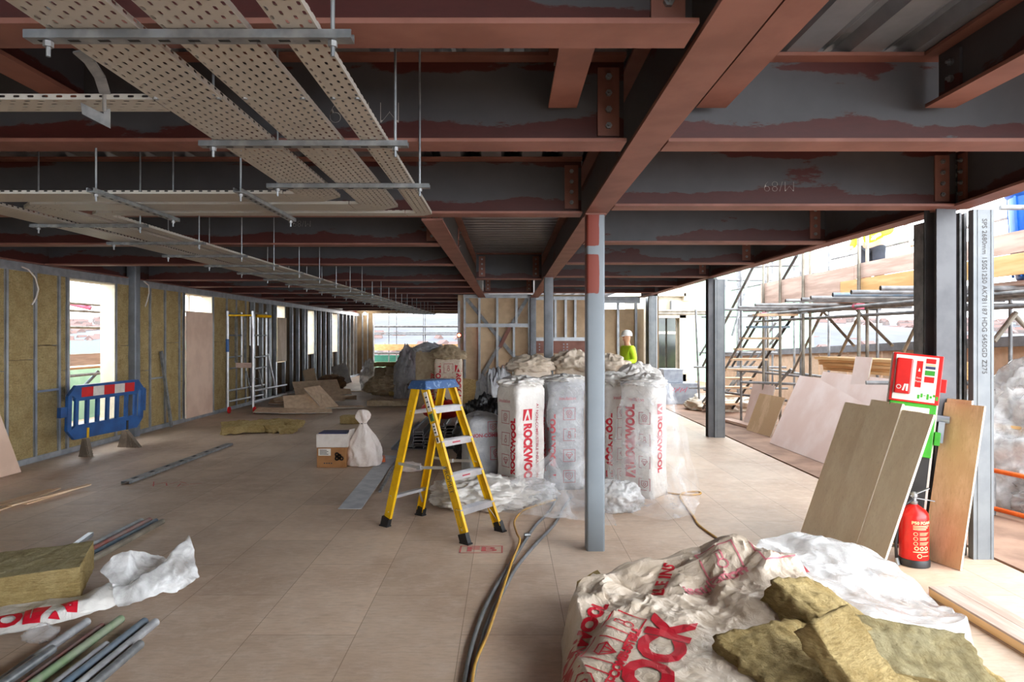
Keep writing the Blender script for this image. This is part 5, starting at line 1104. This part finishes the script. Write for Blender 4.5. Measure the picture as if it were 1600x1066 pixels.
k = Ink().text('P50 FOAM', .03, 0, .1, 0, .0012)
for i in range(3): k.rect(-.06, .075 - .012 * i, .06 - .015 * i, .081 - .012 * i)
for i in range(3): k.ring(-.045, .02 - .035 * i, .012, .003, 10); [k.rect(-.02, .027 - .035 * i - .008 * j, .055 - .01 * j, .030 - .035 * i - .008 * j) for j in range(3)]
for i in range(3): k.ring(-.04 + .035 * i, -.085, .012, .006, 8)
k.rect(-.06, -.115, .05, -.108).ring(-.02, -.14, .014, .005, 10).rect(.0, -.143, .05, -.138)
bmv = MB(); bmv.lathe([(q, .03), (q, .36)], 48, T); bv2 = BVHTree.FromPolygons([V(v) for v in bmv.v], bmv.f); k.cut(.02); k.onto(M.Translation(ex + V((.005, -1, .23))) @ M.Rotation(R(90), 4, 'X'), (0, 1, 0), bv2, 'printed_instructions', GOLD, fe, .001)
GB = 'boards leaning on the fire trolley'
def lb(y0, y1, xb0, xb1, dx, h, lab, m=PLY, dx2=None): return board([(xb0, y0, .003), (xb1, y1, .003), (xb0 + dx, y0, h)], .018, 'leaning_board', lab, 'board', m, CORE, GB if m is PLY else None)
o1 = lb(5.90, 5.30, 2.545, 2.61, .385, 1.125, 'stained board leaning on the fire trolley, leftmost and rear of three')
lb(5.50, 5.13, 2.555, 2.59, .39, 1.185, 'stained board leaning on the fire trolley, middle and tallest of three')
lb(5.14, 4.82, 2.59, 2.635, .385, 1.14, 'stained board leaning on the fire trolley, front right of three')
lb(5.24, 4.95, 3.19, 3.29, .175, 1.19, 'brown board leaning on the jamb stud behind the extinguisher', PLYB)
lb(5.245, 5.06, 3.225, 3.29, .16, 1.22, 'narrow brown board edge showing behind the brown leaning board', PLYB)
pl = thing('plank', 'whitewashed thick plank lying on the floor at the lower right', 'plank', (2.9, 3.6, 0)); a, c = FL(1452, 932), V((2.70, 2.4, 0))
x0, x1 = a.x, a.x + .24; ya = a.y
b = MB(); b.box((x0, 2.2, .003), (x1, ya, .052)); b.build('timber_core', TIMBN, pl); b = MB(); b.box((x0 - .003, 2.2, .052), (x0 + .13, ya + .003, .064)); b.box((x0 + .133, 2.2, .052), (x1 + .006, ya + .01, .064)); b.build('white_face', WHITEP, pl); b = MB(); b.box((x0 + .0, ya, .01), (x0 + .22, ya + .004, .05)); b.build('pink_end', PINKC, pl)
# ------------------------------------------------------------------ terrace on the right: parapet, boards, scaffold, stair
b = MB(); n = 14; pa, pb = V((7.15, 5.5, 0)), V((6.75, 22.5, 0)); za, zb = 1.86, 1.15
for i in range(n):
    p, q = pa.lerp(pb, i / n), pa.lerp(pb, (i + 1) / n - .004); u, v = za + (zb - za) * i / n, za + (zb - za) * (i + 1) / n
    b.add([p, q, q + V((.1, 0, 0)), p + V((.1, 0, 0)), p + V((0, 0, u - .14)), q + V((0, 0, v - .14)), q + V((.1, 0, v - .14)), p + V((.1, 0, u - .14))], [(3, 2, 1, 0), (4, 5, 6, 7), (0, 1, 5, 4), (1, 2, 6, 5), (2, 3, 7, 6), (3, 0, 4, 7)])
par = b.build('parapet', PARA); struct(par)
b = MB(); b.add([V((x, y, z)) for (x, y, zz) in ((7.09, 5.5, za), (6.69, 22.5, zb)) for x, z in ((x, zz - .14), (x + .22, zz - .14), (x + .22, zz), (x, zz))], [(0, 3, 2, 1), (4, 5, 6, 7), (0, 1, 5, 4), (1, 2, 6, 5), (2, 3, 7, 6), (3, 0, 4, 7)]); b.build('coping', CAP, par)
board([(4.18, 10.9, .0), (4.24, 8.44, .0), (4.66, 10.9, 1.07)], -.0125, 'plasterboard_sheet', 'large pale plasterboard leaning on the scaffold beyond the open side', 'plasterboard', PLASTW)
board([(4.30, 10.2, .0), (4.32, 7.9, .0), (4.71, 10.2, 1.17)], -.0125, 'plasterboard_sheet', 'second pale plasterboard behind and above the large one on the terrace', 'plasterboard', PLASTW)
board([(4.50, 9.35, .0), (4.51, 8.95, .0), (4.735, 9.3, 1.42)], -.0125, 'plasterboard_offcut', 'narrow pale board sticking up behind the large plasterboard', 'plasterboard', PLASTW)
board([(4.48, 8.7, .0), (4.49, 7.6, .0), (4.73, 8.7, 1.12)], -.0125, 'plasterboard_sheet', 'pale board behind the large plasterboard, just left of the fire trolley', 'plasterboard', PLASTW)
board([(4.33, 12.4, .0), (4.42, 11.5, .0), (4.58, 12.4, .66)], -.0125, 'plasterboard_offcut', 'brownish board leaning left of the large plasterboard', 'plasterboard', PLYB)
board([(4.55, 13.2, .0), (4.62, 12.3, .0), (4.75, 13.2, .8)], -.0125, 'plasterboard_offcut', 'pale board standing behind the brownish leaning board', 'plasterboard', PLASTW)
for i in range(5): rect_board(V((5.55 + .03 * (i % 2), 10.0, 1.14 + .045 * i)), .5, 2.6, .04, R(4 + 2 * i), 0, 'timber_board', 'new timber board in the raised stack beyond the plasterboards, %s from the bottom' % ORD[i], 'timber board', TIMBN, None, 'new timber boards stacked on the terrace')
sc_ = thing('scaffold', 'steel tube scaffold with raised boarded platform along the terrace', 'scaffold', (4.9, 10, 0))
def stube(p, q, nm='tube', m=TUBE, r_=.0242): b = MB(); b.tube([p, q], r_, 10); return b.build(nm, m, sc_, smooth=2)
XA, XB, XC = 4.78, 5.3, 6.4
for i, px in enumerate((1342, 1255, 1219, 1193)): y = DX(px, XA); stube(V((XA, y, 0)), V((XA, y, 4.6)), 'standard', TUBEW)
for px in (1355, 1266, 1200): y = DX(px, XB); stube(V((XB, y, 0)), V((XB, y, 4.6)), 'standard', TUBEW)
for px in (1371, 1295, 1241, 1207): y = DX(px, XC); stube(V((XC, y, 0)), V((XC, y, 4.4)), 'standard', TUBE)
for x, z in ((XA - .05, 2.10), (XB + .05, 2.12), (XC, 2.08), (XC, 2.9), (XC - .05, 3.2), (XA + .06, 1.98)): stube(V((x, 5.4, z)), V((x, 13.4, z)), 'ledger', TUBE)
for y, x0 in ((6.6, 3.6), (7.2, 3.62), (7.65, 3.64), (8.25, 3.66), (8.6, 3.7), (8.95, 3.64), (10.1, 3.66), (11.0, 3.72), (11.9, 3.7)): stube(V((x0, y, 2.16)), V((6.5, y, 2.16)), 'transom', TUBE if y != 7.65 else BLUET)
for p_, q_ in (((1259, 540), (1285, 488)), ((1285, 486), (1334, 540)), ((1319, 540), (1341, 496)), ((1346, 492), (1394, 540)), ((1414, 545), (1443, 485))):
    p, q = V(P(*p_, DX(p_[0], 5.6))), V(P(*q_, DX(q_[0], 5.6))); d = p - q; stube(q, q + d * 1.9, 'brace', TUBEW)
for i, px in enumerate((1342, 1255, 1193)):
    y = DX(px, XA); b = MB(); b.box((XA - .06, y - .05, 2.06), (XA + .05, y + .05, 2.14)); b.tube([(XA - .09, y, 2.1), (XA + .07, y, 2.1)], .02, 8); b.build('coupler', PINKC if i != 1 else GALVD, sc_)
for k in range(7): b = MB(); x = 4.88 + .235 * k; b.box((x, 5.4, 2.19), (x + .225, 13.0, 2.228)); b.build('platform_board', TIMB, sc_)
for y0, y1, z, m in ((5.6, 9.9, 2.24, TIMBN), (9.91, 13.0, 2.24, TIMB), (5.6, 9.5, 2.45, TIMB), (9.51, 13.0, 2.44, TIMB)): b = MB(); b.box((4.82, y0, z + .04), (4.858, y1, z + .24)); b.build('toe_board', m, sc_)
# right hand bay seen past the coded jamb stud
for p, q, nm in ((V((4.5, 6.25, 2.87)), V((6.2, 6.1, 2.87)), 'guard_rail'), (V((4.3, 8.2, 1.14)), V((6.6, 7.9, 1.14)), 'guard_rail'), (V((4.4, 7.7, 1.02)), V((6.6, 7.4, 1.02)), 'guard_rail'), (V((4.3, 7.2, 2.02)), V((6.6, 7.1, 2.02)), 'ledger'), (V((6.25, 8.5, 0)), V((6.25, 8.5, 2.3)), 'standard')): stube(p, q, nm, TUBE)
stube(P(1553, 533, 8.0), P(1588, 488, 8.0), 'brace', TUBEW, .03); stube(P(1583, 490, 8.1), P(1612, 520, 8.1), 'brace', TUBEW, .03)
stube(P(1415, 352, 9.2), P(1425, 385, 9.0), 'brace', TUBEW)
# stair tower
st = thing('scaffold_stair', 'scaffold stair with timber treads rising to the platform', 'stair', (4.7, 13.4, 0)); A0, A1 = V((4.38, 15.3, .08)), V((4.38, 11.9, 2.15))
for dx in (0, .66):
    for up in (0, .95): b = MB(); b.tube([A0 + V((dx, 0, up)), A1 + V((dx, 0, up))], .026, 8); b.build('stringer' if up == 0 else 'handrail', BLK if dx else TUBE, st, smooth=2)
for i in range(10): p = A0.lerp(A1, (i + .6) / 10); b = MB(); b.box(p + V((-.02, -.12, -.02)), p + V((.69, .12, .02))); b.build('tread', WOODP if i not in (8,) else BLUET, st)
for px, py in ((1158, 657), (1135, 672)):
    pass
for x, y, z1, nm in ((4.72, 13.8, 4.6, 'standard'), (4.95, 16.2, 4.4, 'standard'), (5.75, 15.2, 4.6, 'standard'), (5.75, 13.4, 4.6, 'standard'), (5.9, 17.4, 4.4, 'standard'), (6.4, 19, 4.4, 'standard')): b = MB(); b.tube([(x, y, 0), (x, y, z1)], .0242, 8); b.build(nm, TUBE, st, smooth=2)
for p, q in (((4.2, 13.9, 1.05), (5.9, 13.2, .9)), ((4.2, 14.6, .55), (5.4, 13.2, .45)), ((4.2, 15.4, 1.0), (6.2, 15.2, 1.0)), ((4.2, 15.8, .5), (6.4, 15.6, .5)), ((4.6, 16.4, 1.3), (6.4, 16.2, 1.3)), ((4.3, 12.6, .85), (5.9, 12.4, .8)), ((5.8, 12, .95), (5.8, 17, .95)), ((4.72, 13.7, 2.2), (5.8, 13.5, 2.2)), ((4.6, 16.2, 2.15), (6.3, 16, 2.15)), ((4.7, 16, 3.0), (6.4, 16, 3.0)), ((4.7, 13.8, 3.1), (5.8, 13.6, 3.1)), ((5.9, 13, 2.9), (5.9, 18, 2.9)), ((4.9, 17, 3.4), (6.4, 17, 3.4))):
    b = MB(); b.tube([p, q], .0242, 8); b.build('rail', TUBE, st, smooth=2)
for p, q in (((4.9, 15.9, 2.2), (5.25, 15.9, 3.6)), ((5.1, 15.5, 1.7), (5.65, 15.5, 3.6)), ((5.2, 16.8, .1), (5.9, 15, 2.0)), ((5.4, 17.3, .1), (6.3, 15.3, 2.0)), ((4.6, 13.2, .1), (5.15, 12.4, 1.1))): b = MB(); b.tube([p, q], .028, 8); b.build('brace', GALVD, st, smooth=2)
r = thing('scaffold_tube_length', 'lone upright scaffold tube in front of the grey steel boxes', 'scaffold tube', (4.4, 15.6, 0)); b = MB(); b.tube([(4.42, 15.7, .0), (4.33, 15.7, 2.3)], .0242, 10); b.build('tube', TUBE, r, smooth=2); b = MB(); b.tube([(4.42, 15.7, 1.25), (4.75, 15.3, 2.0)], .022, 8); b.tube([(4.42, 15.65, .12), (4.75, 15.0, .85)], .022, 8); b.build('prop', TUBE, r, smooth=2)
for i, (p, q, lab) in enumerate(((FL(1135, 658), FL(1186, 672), 'sole board under the scaffold leg beyond the far right column'), (FL(1084, 636), FL(1103, 643), 'sole board beside the grey steel boxes'), (FL(1152, 632), FL(1190, 641), 'sole board under the foot of the scaffold stair'))):
    b = MB(); b.bar(p + V((0, 0, .03)), q + V((0, 0, .03)), .2, .05); o = b.build('sole_board', TIMB, loc=(p + q) / 2); tag(o, lab, 'timber board')
lump((5.0, 15.9, .1), (.6, .5, .22), 'pale rubble heap under the scaffold stair', mat('pale_rubble', (222, 214, 204), (196, 180, 160), .9), 131, .4, 'rubble_heap', 'rubble')
for x0, x1, y, z0, z1, lab, nm in (((1037 - 792) / F * 17, (1090 - 792) / F * 17, 17, 0, .52, 'wide grey steel box standing on the terrace', 'steel_box'), ((1034 - 792) / F * 17.3, (1064 - 792) / F * 17.3, 17.1, .524, .86, 'smaller pale steel box on top of the wide grey one', 'steel_box')):
    r = thing(nm, lab, 'steel box', ((x0 + x1) / 2, y, z0)); b = MB(); b.box((x0, y, z0), (x1, y + .7, z1)); b.build('body', GREYT, r, bevel=.01)
    b = MB(); b.box((x0 - .01, y - .01, z1 - .03), (x1 + .01, y + .71, z1 + .002)); b.build('lid', GREYT, r)
    if z0 == 0: k = Ink(); [k.line([(-.2 + .06 * i, -.05 + .03 * (i % 2)), (-.15 + .06 * i, .06 - .02 * (i % 3))], .02) for i in range(7)]; k.flat(M.Translation(((x0 + x1) / 2 - .05, y - .003, .36)) @ M.Rotation(R(90), 4, 'X'), 'pink_scrawl', PINKC, r)
# neighbouring block
nb = thing('neighbouring_block', 'pale neighbouring block with dark windows beyond the terrace end', 'building', (5.3, 23, 0)); b = MB(); y = 23.0
def nx(px): return (px - 792) / F * y
def nz(py): return CZ + (525 - py) / F * y
for x0, x1, z0, z1 in ((1020, 1028, 600, 380), (1062, 1081, 640, 485), (1020, 1072, 497, 487), (1020, 1072, 463, 458), (1020, 1072, 640, 585), (1069, 1080, 470, 380), (1020, 1072, 425, 380)): b.box((nx(x0), y, max(-.2, nz(z0))), (nx(x1), y + .3, nz(z1)))
b.build('cladding', CREAM, nb); b = MB(); b.box((nx(1016), y + .3, -.2), (nx(1090), y + 5, 5.2)); b.build('core_wall', CREAM, nb)
for x0, x1, z0, z1, m in ((1028, 1040, 585, 497, DGLASS), (1043, 1056, 585, 497, DGLASS), (1028, 1040, 486, 470, GREYT), (1050, 1062, 486, 470, GREYT)):
    f = None; b = MB(); b.box((nx(x0), y + .05, nz(z0)), (nx(x1), y + .31, nz(z1))); f = b.build('window', m, nb)
    if m is DGLASS: b = MB(); b.box((nx(x0), y + .02, nz(522)), (nx(x1), y + .06, nz(518))); b.build('glazing_bar', CREAM, f)
for z in (487, 491): b = MB(); b.tube([(nx(1022), y - .5, nz(z)), (nx(1104), y - .5, nz(z))], .05, 8); b.build('walkway_tube', TUBEW, nb)
nn_ = thing('debris_netting', 'pale green debris netting hung behind the far scaffold', 'netting', (7.4, 26, 0)); b = MB(); b.grid(lambda u, v: V((6.6 + 5 * u, 26 + .15 * math.sin(u * 23), -1 + 6.5 * v)), 40, 6); b.build('net', NET, nn_, smooth=True)
# right edge: orange frame, plastic heap, blue drum
of = thing('orange_barrier', 'low orange tubular frame at the right edge beyond the jamb stud', 'barrier', (4.7, 6.2, 0)); p, q = V((4.62, 6.55, 0)), V((4.95, 5.3, 0))
for z in (.06, .42): b = MB(); b.tube([p + V((0, 0, z)), q + V((0, 0, z))], .022, 10); b.build('rail', ORA, of, smooth=2)
for t in (.03, .97): b = MB(); a = p.lerp(q, t); b.tube([a, a + V((0, 0, .44))], .018, 8); b.build('post', GALVD, of, smooth=2)
lump((5.6, 7.0, .4), (.75, .8, .78), 'big heap of white plastic behind the orange frame', MILKY, 141, .35)
lump((5.3, 6.35, .12), (.35, .4, .22), 'low crumple of white plastic inside the orange frame', MILKY, 142, .4)
rect_board(V((5.2, 6.9, .72)), .8, .5, .03, .5, .2, 'timber_board', 'new timber offcut lying on the plastic heap at the right edge', 'timber board', TIMBN)
dr_ = thing('blue_drum', 'blue plastic drum standing on the scaffold platform at the right edge', 'drum', (5.2, 6.55, 2.228)); b = MB(); T = M.Translation((5.2, 6.55, 2.23)); b.lathe([(.24, 0), (.27, .02), (.30, .3), (.31, .33), (.31, .36), (.335, .8), (.36, .83), (.36, .88), (.34, .89), (.31, .86), (.28, .1)], 32, T); b.build('drum_body', BLUED, dr_, smooth=2)
for a in range(0, 360, 45): b = MB(); c, s = math.cos(R(a)), math.sin(R(a)); b.bar((5.2 + .29 * c, 6.55 + .29 * s, 2.27), (5.2 + .335 * c, 6.55 + .335 * s, 3.04), .03, .02, (-s, c, 0)); b.build('rib', BLUED, dr_)

# ------------------------------------------------------------------ outside the left windows and the end opening
ls = thing('window_scaffold', 'scaffold tubes and boards outside the left windows', 'scaffold', (-7.6, 12, 0))
def lt(p, q, nm, m=TUBEW, r_=.0242): b = MB(); b.tube([p, q], r_, 8); return b.build(nm, m, ls, smooth=2)
for z in (2.27, 2.14, 1.85): lt(V((-7.55, 5, z)), V((-7.55, 30, z)), 'ledger')
for y in (9.2, 11.9, 14.5, 17.2, 20, 23): lt(V((-7.6, y + 1.2, 0)), V((-7.6, y + 1.2, 4.4)), 'standard')
lt(V((-7.9, 12.25, 2.3)), V((-7.5, 12.35, 2.2)), 'coupler', PINKC, .04); b = MB(); b.box((-7.62, 5, 1.17), (-7.58, 28, 1.38)); b.build('toe_board', TIMB, ls); b = MB(); b.box((-8.1, 5, 1.10), (-7.64, 28, 1.14)); b.build('platform_board', WOODP, ls)
lt(V((-7.6, 5, 1.0)), V((-7.6, 28, 1.0)), 'ledger', TUBE)
lt(V((-8.0, 12.0, .2)), V((-8.0, 13.4, 1.0)), 'brace', BLUET, .03)
b = MB(); b.box((-8.4, 3, -.2), (-6.64, 33, .05)); struct(b.build('outer_ledge', PARA))
nn_ = thing('debris_netting', 'green debris netting outside the open left window', 'netting', (-8.7, 12, 0)); b = MB(); b.grid(lambda u, v: V((-8.7 + .08 * math.sin(u * 60), 4 + 26 * u, -.4 + 1.6 * v)), 90, 6); b.build('net', NET, nn_, smooth=True)
rf = thing('turquoise_shed', 'turquoise roofed building beyond the open left window', 'building', (-32, 52, -14)); b = MB(); b.box((-60, 46, -14), (-18, 70, -.6)); b.build('wall', HOUSE, rf); b = MB(); b.add([(-61, 45, -.6), (-17, 45, -.6), (-17, 71, -.6), (-61, 71, -.6), (-61, 58, 1.3), (-17, 58, 1.3)], [(0, 1, 5, 4), (2, 3, 4, 5), (0, 4, 3), (1, 2, 5), (3, 2, 1, 0)]); b.build('roof', TEAL, rf)
es = thing('end_scaffold', 'scaffold rails and boards outside the far end opening', 'scaffold', (-3.7, 31, 0))
for z, r_ in ((2.13, .05), (1.84, .024), (1.76, .024), (.92, .05)): b = MB(); b.tube([(-6.4, 31, z), (-.9, 31, z)], r_, 8); b.build('ledger', TUBE, es, smooth=2)
for px in (607, 619, 661, 664): x = (px - 792) / F * 31; b = MB(); b.tube([(x, 31.1, 0), (x, 31.1, 3.6)], .024, 8); b.build('standard', TUBE, es, smooth=2)
b = MB(); b.box((-6.4, 31.05, 1.04), (-.9, 31.1, 1.32)); b.build('toe_board', TIMBN, es)
b = MB(); b.box((-6.4, 32, .5), (-.9, 32.1, .8)); b.build('green_band', TEAL, es); b = MB(); b.box((-6.4, 32.05, -.2), (-.9, 32.15, .5)); b.build('netting_panel', NET, es)
# site lamps
ld_ = bpy.data.lights.new('site_lamp_light', 'POINT'); ld_.energy = 4; ld_.shadow_soft_size = .08; lo_ = bpy.data.objects.new('site_lamp_light', ld_); COL.objects.link(lo_); lo_.location = P(570, 490, 28.9) + V((0, 0, -.12))
r = thing('site_lamp', 'small white site lamp glowing under the far beams', 'lamp', P(570, 490, 28.9)); p = P(570, 490, 28.9); b = MB(); b.lathe([(.02, .04), (.06, .02), (.07, 0), (.055, -.04), (.01, -.06)], 14, M.Translation(p)); b.build('bulb', LAMPW, r, smooth=True); b = MB(); b.tube([p + V((0, 0, .03)), V((p.x, p.y, DK))], .01, 6); b.build('flex', BLK, r)
p = V((XP0 + .04, Y1 - .06, CZ + (525 - 524) / F * Y1)); r = thing('warning_lamp', 'small red warning lamp on the partition edge by the far opening', 'lamp', p); b = MB(); b.box(p + V((-.05, 0, -.06)), p + V((.05, .055, .06))); b.build('housing', BLK, r); b = MB(); b.lathe([(.04, 0), (.035, .03), (.005, .05)], 12, M.Translation(p) @ M.Rotation(R(90), 4, 'X')); b.build('lens', LAMPR, r, smooth=True)

# ------------------------------------------------------------------ people
def skin(name, m, parent, pts, edges, sub=2):
    """pts: (x,y,z,radius); first point is the root."""
    bm = bmesh.new(); l = bm.verts.layers.skin.verify(); vs = [bm.verts.new(p[:3]) for p in pts]
    for i, j in edges: bm.edges.new((vs[i], vs[j]))
    for v, p in zip(vs, pts): v[l].radius = (p[3], p[3] * (p[4] if len(p) > 4 else 1)); v[l].use_root = False
    vs[0][l].use_root = True
    me = bpy.data.meshes.new(name); bm.to_mesh(me); bm.free(); o = bpy.data.objects.new(name, me); COL.objects.link(o)
    md = o.modifiers.new('skin', 'SKIN'); md.use_smooth_shade = True; sb = o.modifiers.new('sub', 'SUBSURF'); sb.levels = sub; sb.render_levels = sub
    dg = bpy.context.evaluated_depsgraph_get(); me2 = bpy.data.meshes.new_from_object(o.evaluated_get(dg)); bpy.data.objects.remove(o); me2.name = name
    me2.materials.clear(); me2.materials.append(m)
    for p in me2.polygons: p.use_smooth = True
    o = bpy.data.objects.new(name, me2); COL.objects.link(o); o.parent = parent; return o
def person(loc, yaw, label, arm=0):
    r = thing('person', label, 'person', loc, rot=(0, 0, yaw)); pts = [(0, 0, .96, .13, .8), (0, .01, 1.16, .125, .75), (0, 0, 1.36, .145, .75), (0, 0, 1.49, .06), (0, -.02, 1.57, .058), (0, -.025, 1.67, .098), (0, -.015, 1.745, .08)]
    ed = [(0, 1), (1, 2), (2, 3), (3, 4), (4, 5), (5, 6)]
    def ch(root, seq):
        k = root
        for s in seq: pts.append(s); ed.append((k, len(pts) - 1)); k = len(pts) - 1
        return k
    ch(5, [(0, -.125, 1.655, .018)])
    for s in (-1, 1): ch(5, [(s * .098, -.015, 1.66, .02)])
    for s in (-1, 1):
        ch(0, [(s * .10, 0, .88, .095), (s * .11, -.02, .5, .066), (s * .11, .03, .1, .045), (s * .12, -.1, .045, .04)])
        w_ = (s * .25, -.24, 1.0 + arm) if s > 0 else (s * .25, -.18, .9)
        k = ch(2, [(s * .18, 0, 1.42, .06), (s * .27, .03, 1.13, .046), w_ + (.032,), (w_[0] * .97, w_[1] - .06, w_[2] - .03, .036)])
        bx_, by_, bz_ = pts[k][:3]
        for f, (dx, ln) in enumerate(((-.03, .06), (-.01, .075), (.01, .07), (.03, .055))): ch(k, [(bx_ + dx, by_ - .05, bz_ - .02, .010), (bx_ + dx, by_ - .05 - ln * .5, bz_ - .04, .009), (bx_ + dx, by_ - .05 - ln * .7, bz_ - .07, .008)])
        ch(k, [(bx_ - s * .04, by_ - .01, bz_ + .01, .011), (bx_ - s * .06, by_ - .045, bz_, .009)])
    skin('body', SKIN, r, pts, ed, 2)
    jp = [(0, 0, .9, .175, .8), (0, .01, 1.16, .165, .8), (0, 0, 1.36, .18, .78), (0, 0, 1.47, .085)]; je = [(0, 1), (1, 2), (2, 3)]
    for s in (-1, 1):
        w_ = (s * .25, -.24, 1.0 + arm) if s > 0 else (s * .25, -.18, .9); k = len(jp); jp += [(s * .19, 0, 1.42, .085), (s * .275, .03, 1.13, .07), w_ + (.052,)]; je += [(2, k), (k, k + 1), (k + 1, k + 2)]
    skin('hi_vis_jacket', HIVIS, r, jp, je)
    tp = [(0, 0, .97, .15, .8)]; te = []
    for s in (-1, 1): k = len(tp); tp += [(s * .10, 0, .86, .115), (s * .11, -.02, .5, .085), (s * .11, .03, .12, .075)]; te += [(0, k), (k, k + 1), (k + 1, k + 2)]
    skin('trousers', CLOTHD, r, tp, te)
    for s in (-1, 1): skin('boot', BLK, r, [(s * .11, .03, .13, .07), (s * .11, .02, .06, .06), (s * .12, -.14, .045, .045)], [(0, 1), (1, 2)])
    b = MB(); b.lathe([(.118, 0), (.125, .0), (.122, .05), (.10, .10), (.06, .128), (.01, .138)], 24, M.Translation((0, -.02, 1.70))); b.bar((0, -.10, 1.703), (0, -.185, 1.695), .15, .008, (1, 0, 0)); b.build('helmet', HELM, r, world=False, smooth=2)
    for s in (-1, 1): b = MB(); b.lathe([(.002, -.012), (.011, -.006), (.013, 0), (.011, .006), (.002, .012)], 8, M.Translation((s * .036, -.115, 1.685))); b.build('eye', BLK, r, world=False)
    b = MB(); b.box((-.028, -.122, 1.60), (.028, -.112, 1.607)); b.build('mouth', PINKC, r, world=False)
    return r
person((2.75, 15.6, 0), R(-70), 'person in hi-vis jacket and white helmet standing by the right rear corner', .1)
person((5.88, 11.0, 2.228), R(-60), 'person in hi-vis jacket on the scaffold platform, seen below the beam', .05)
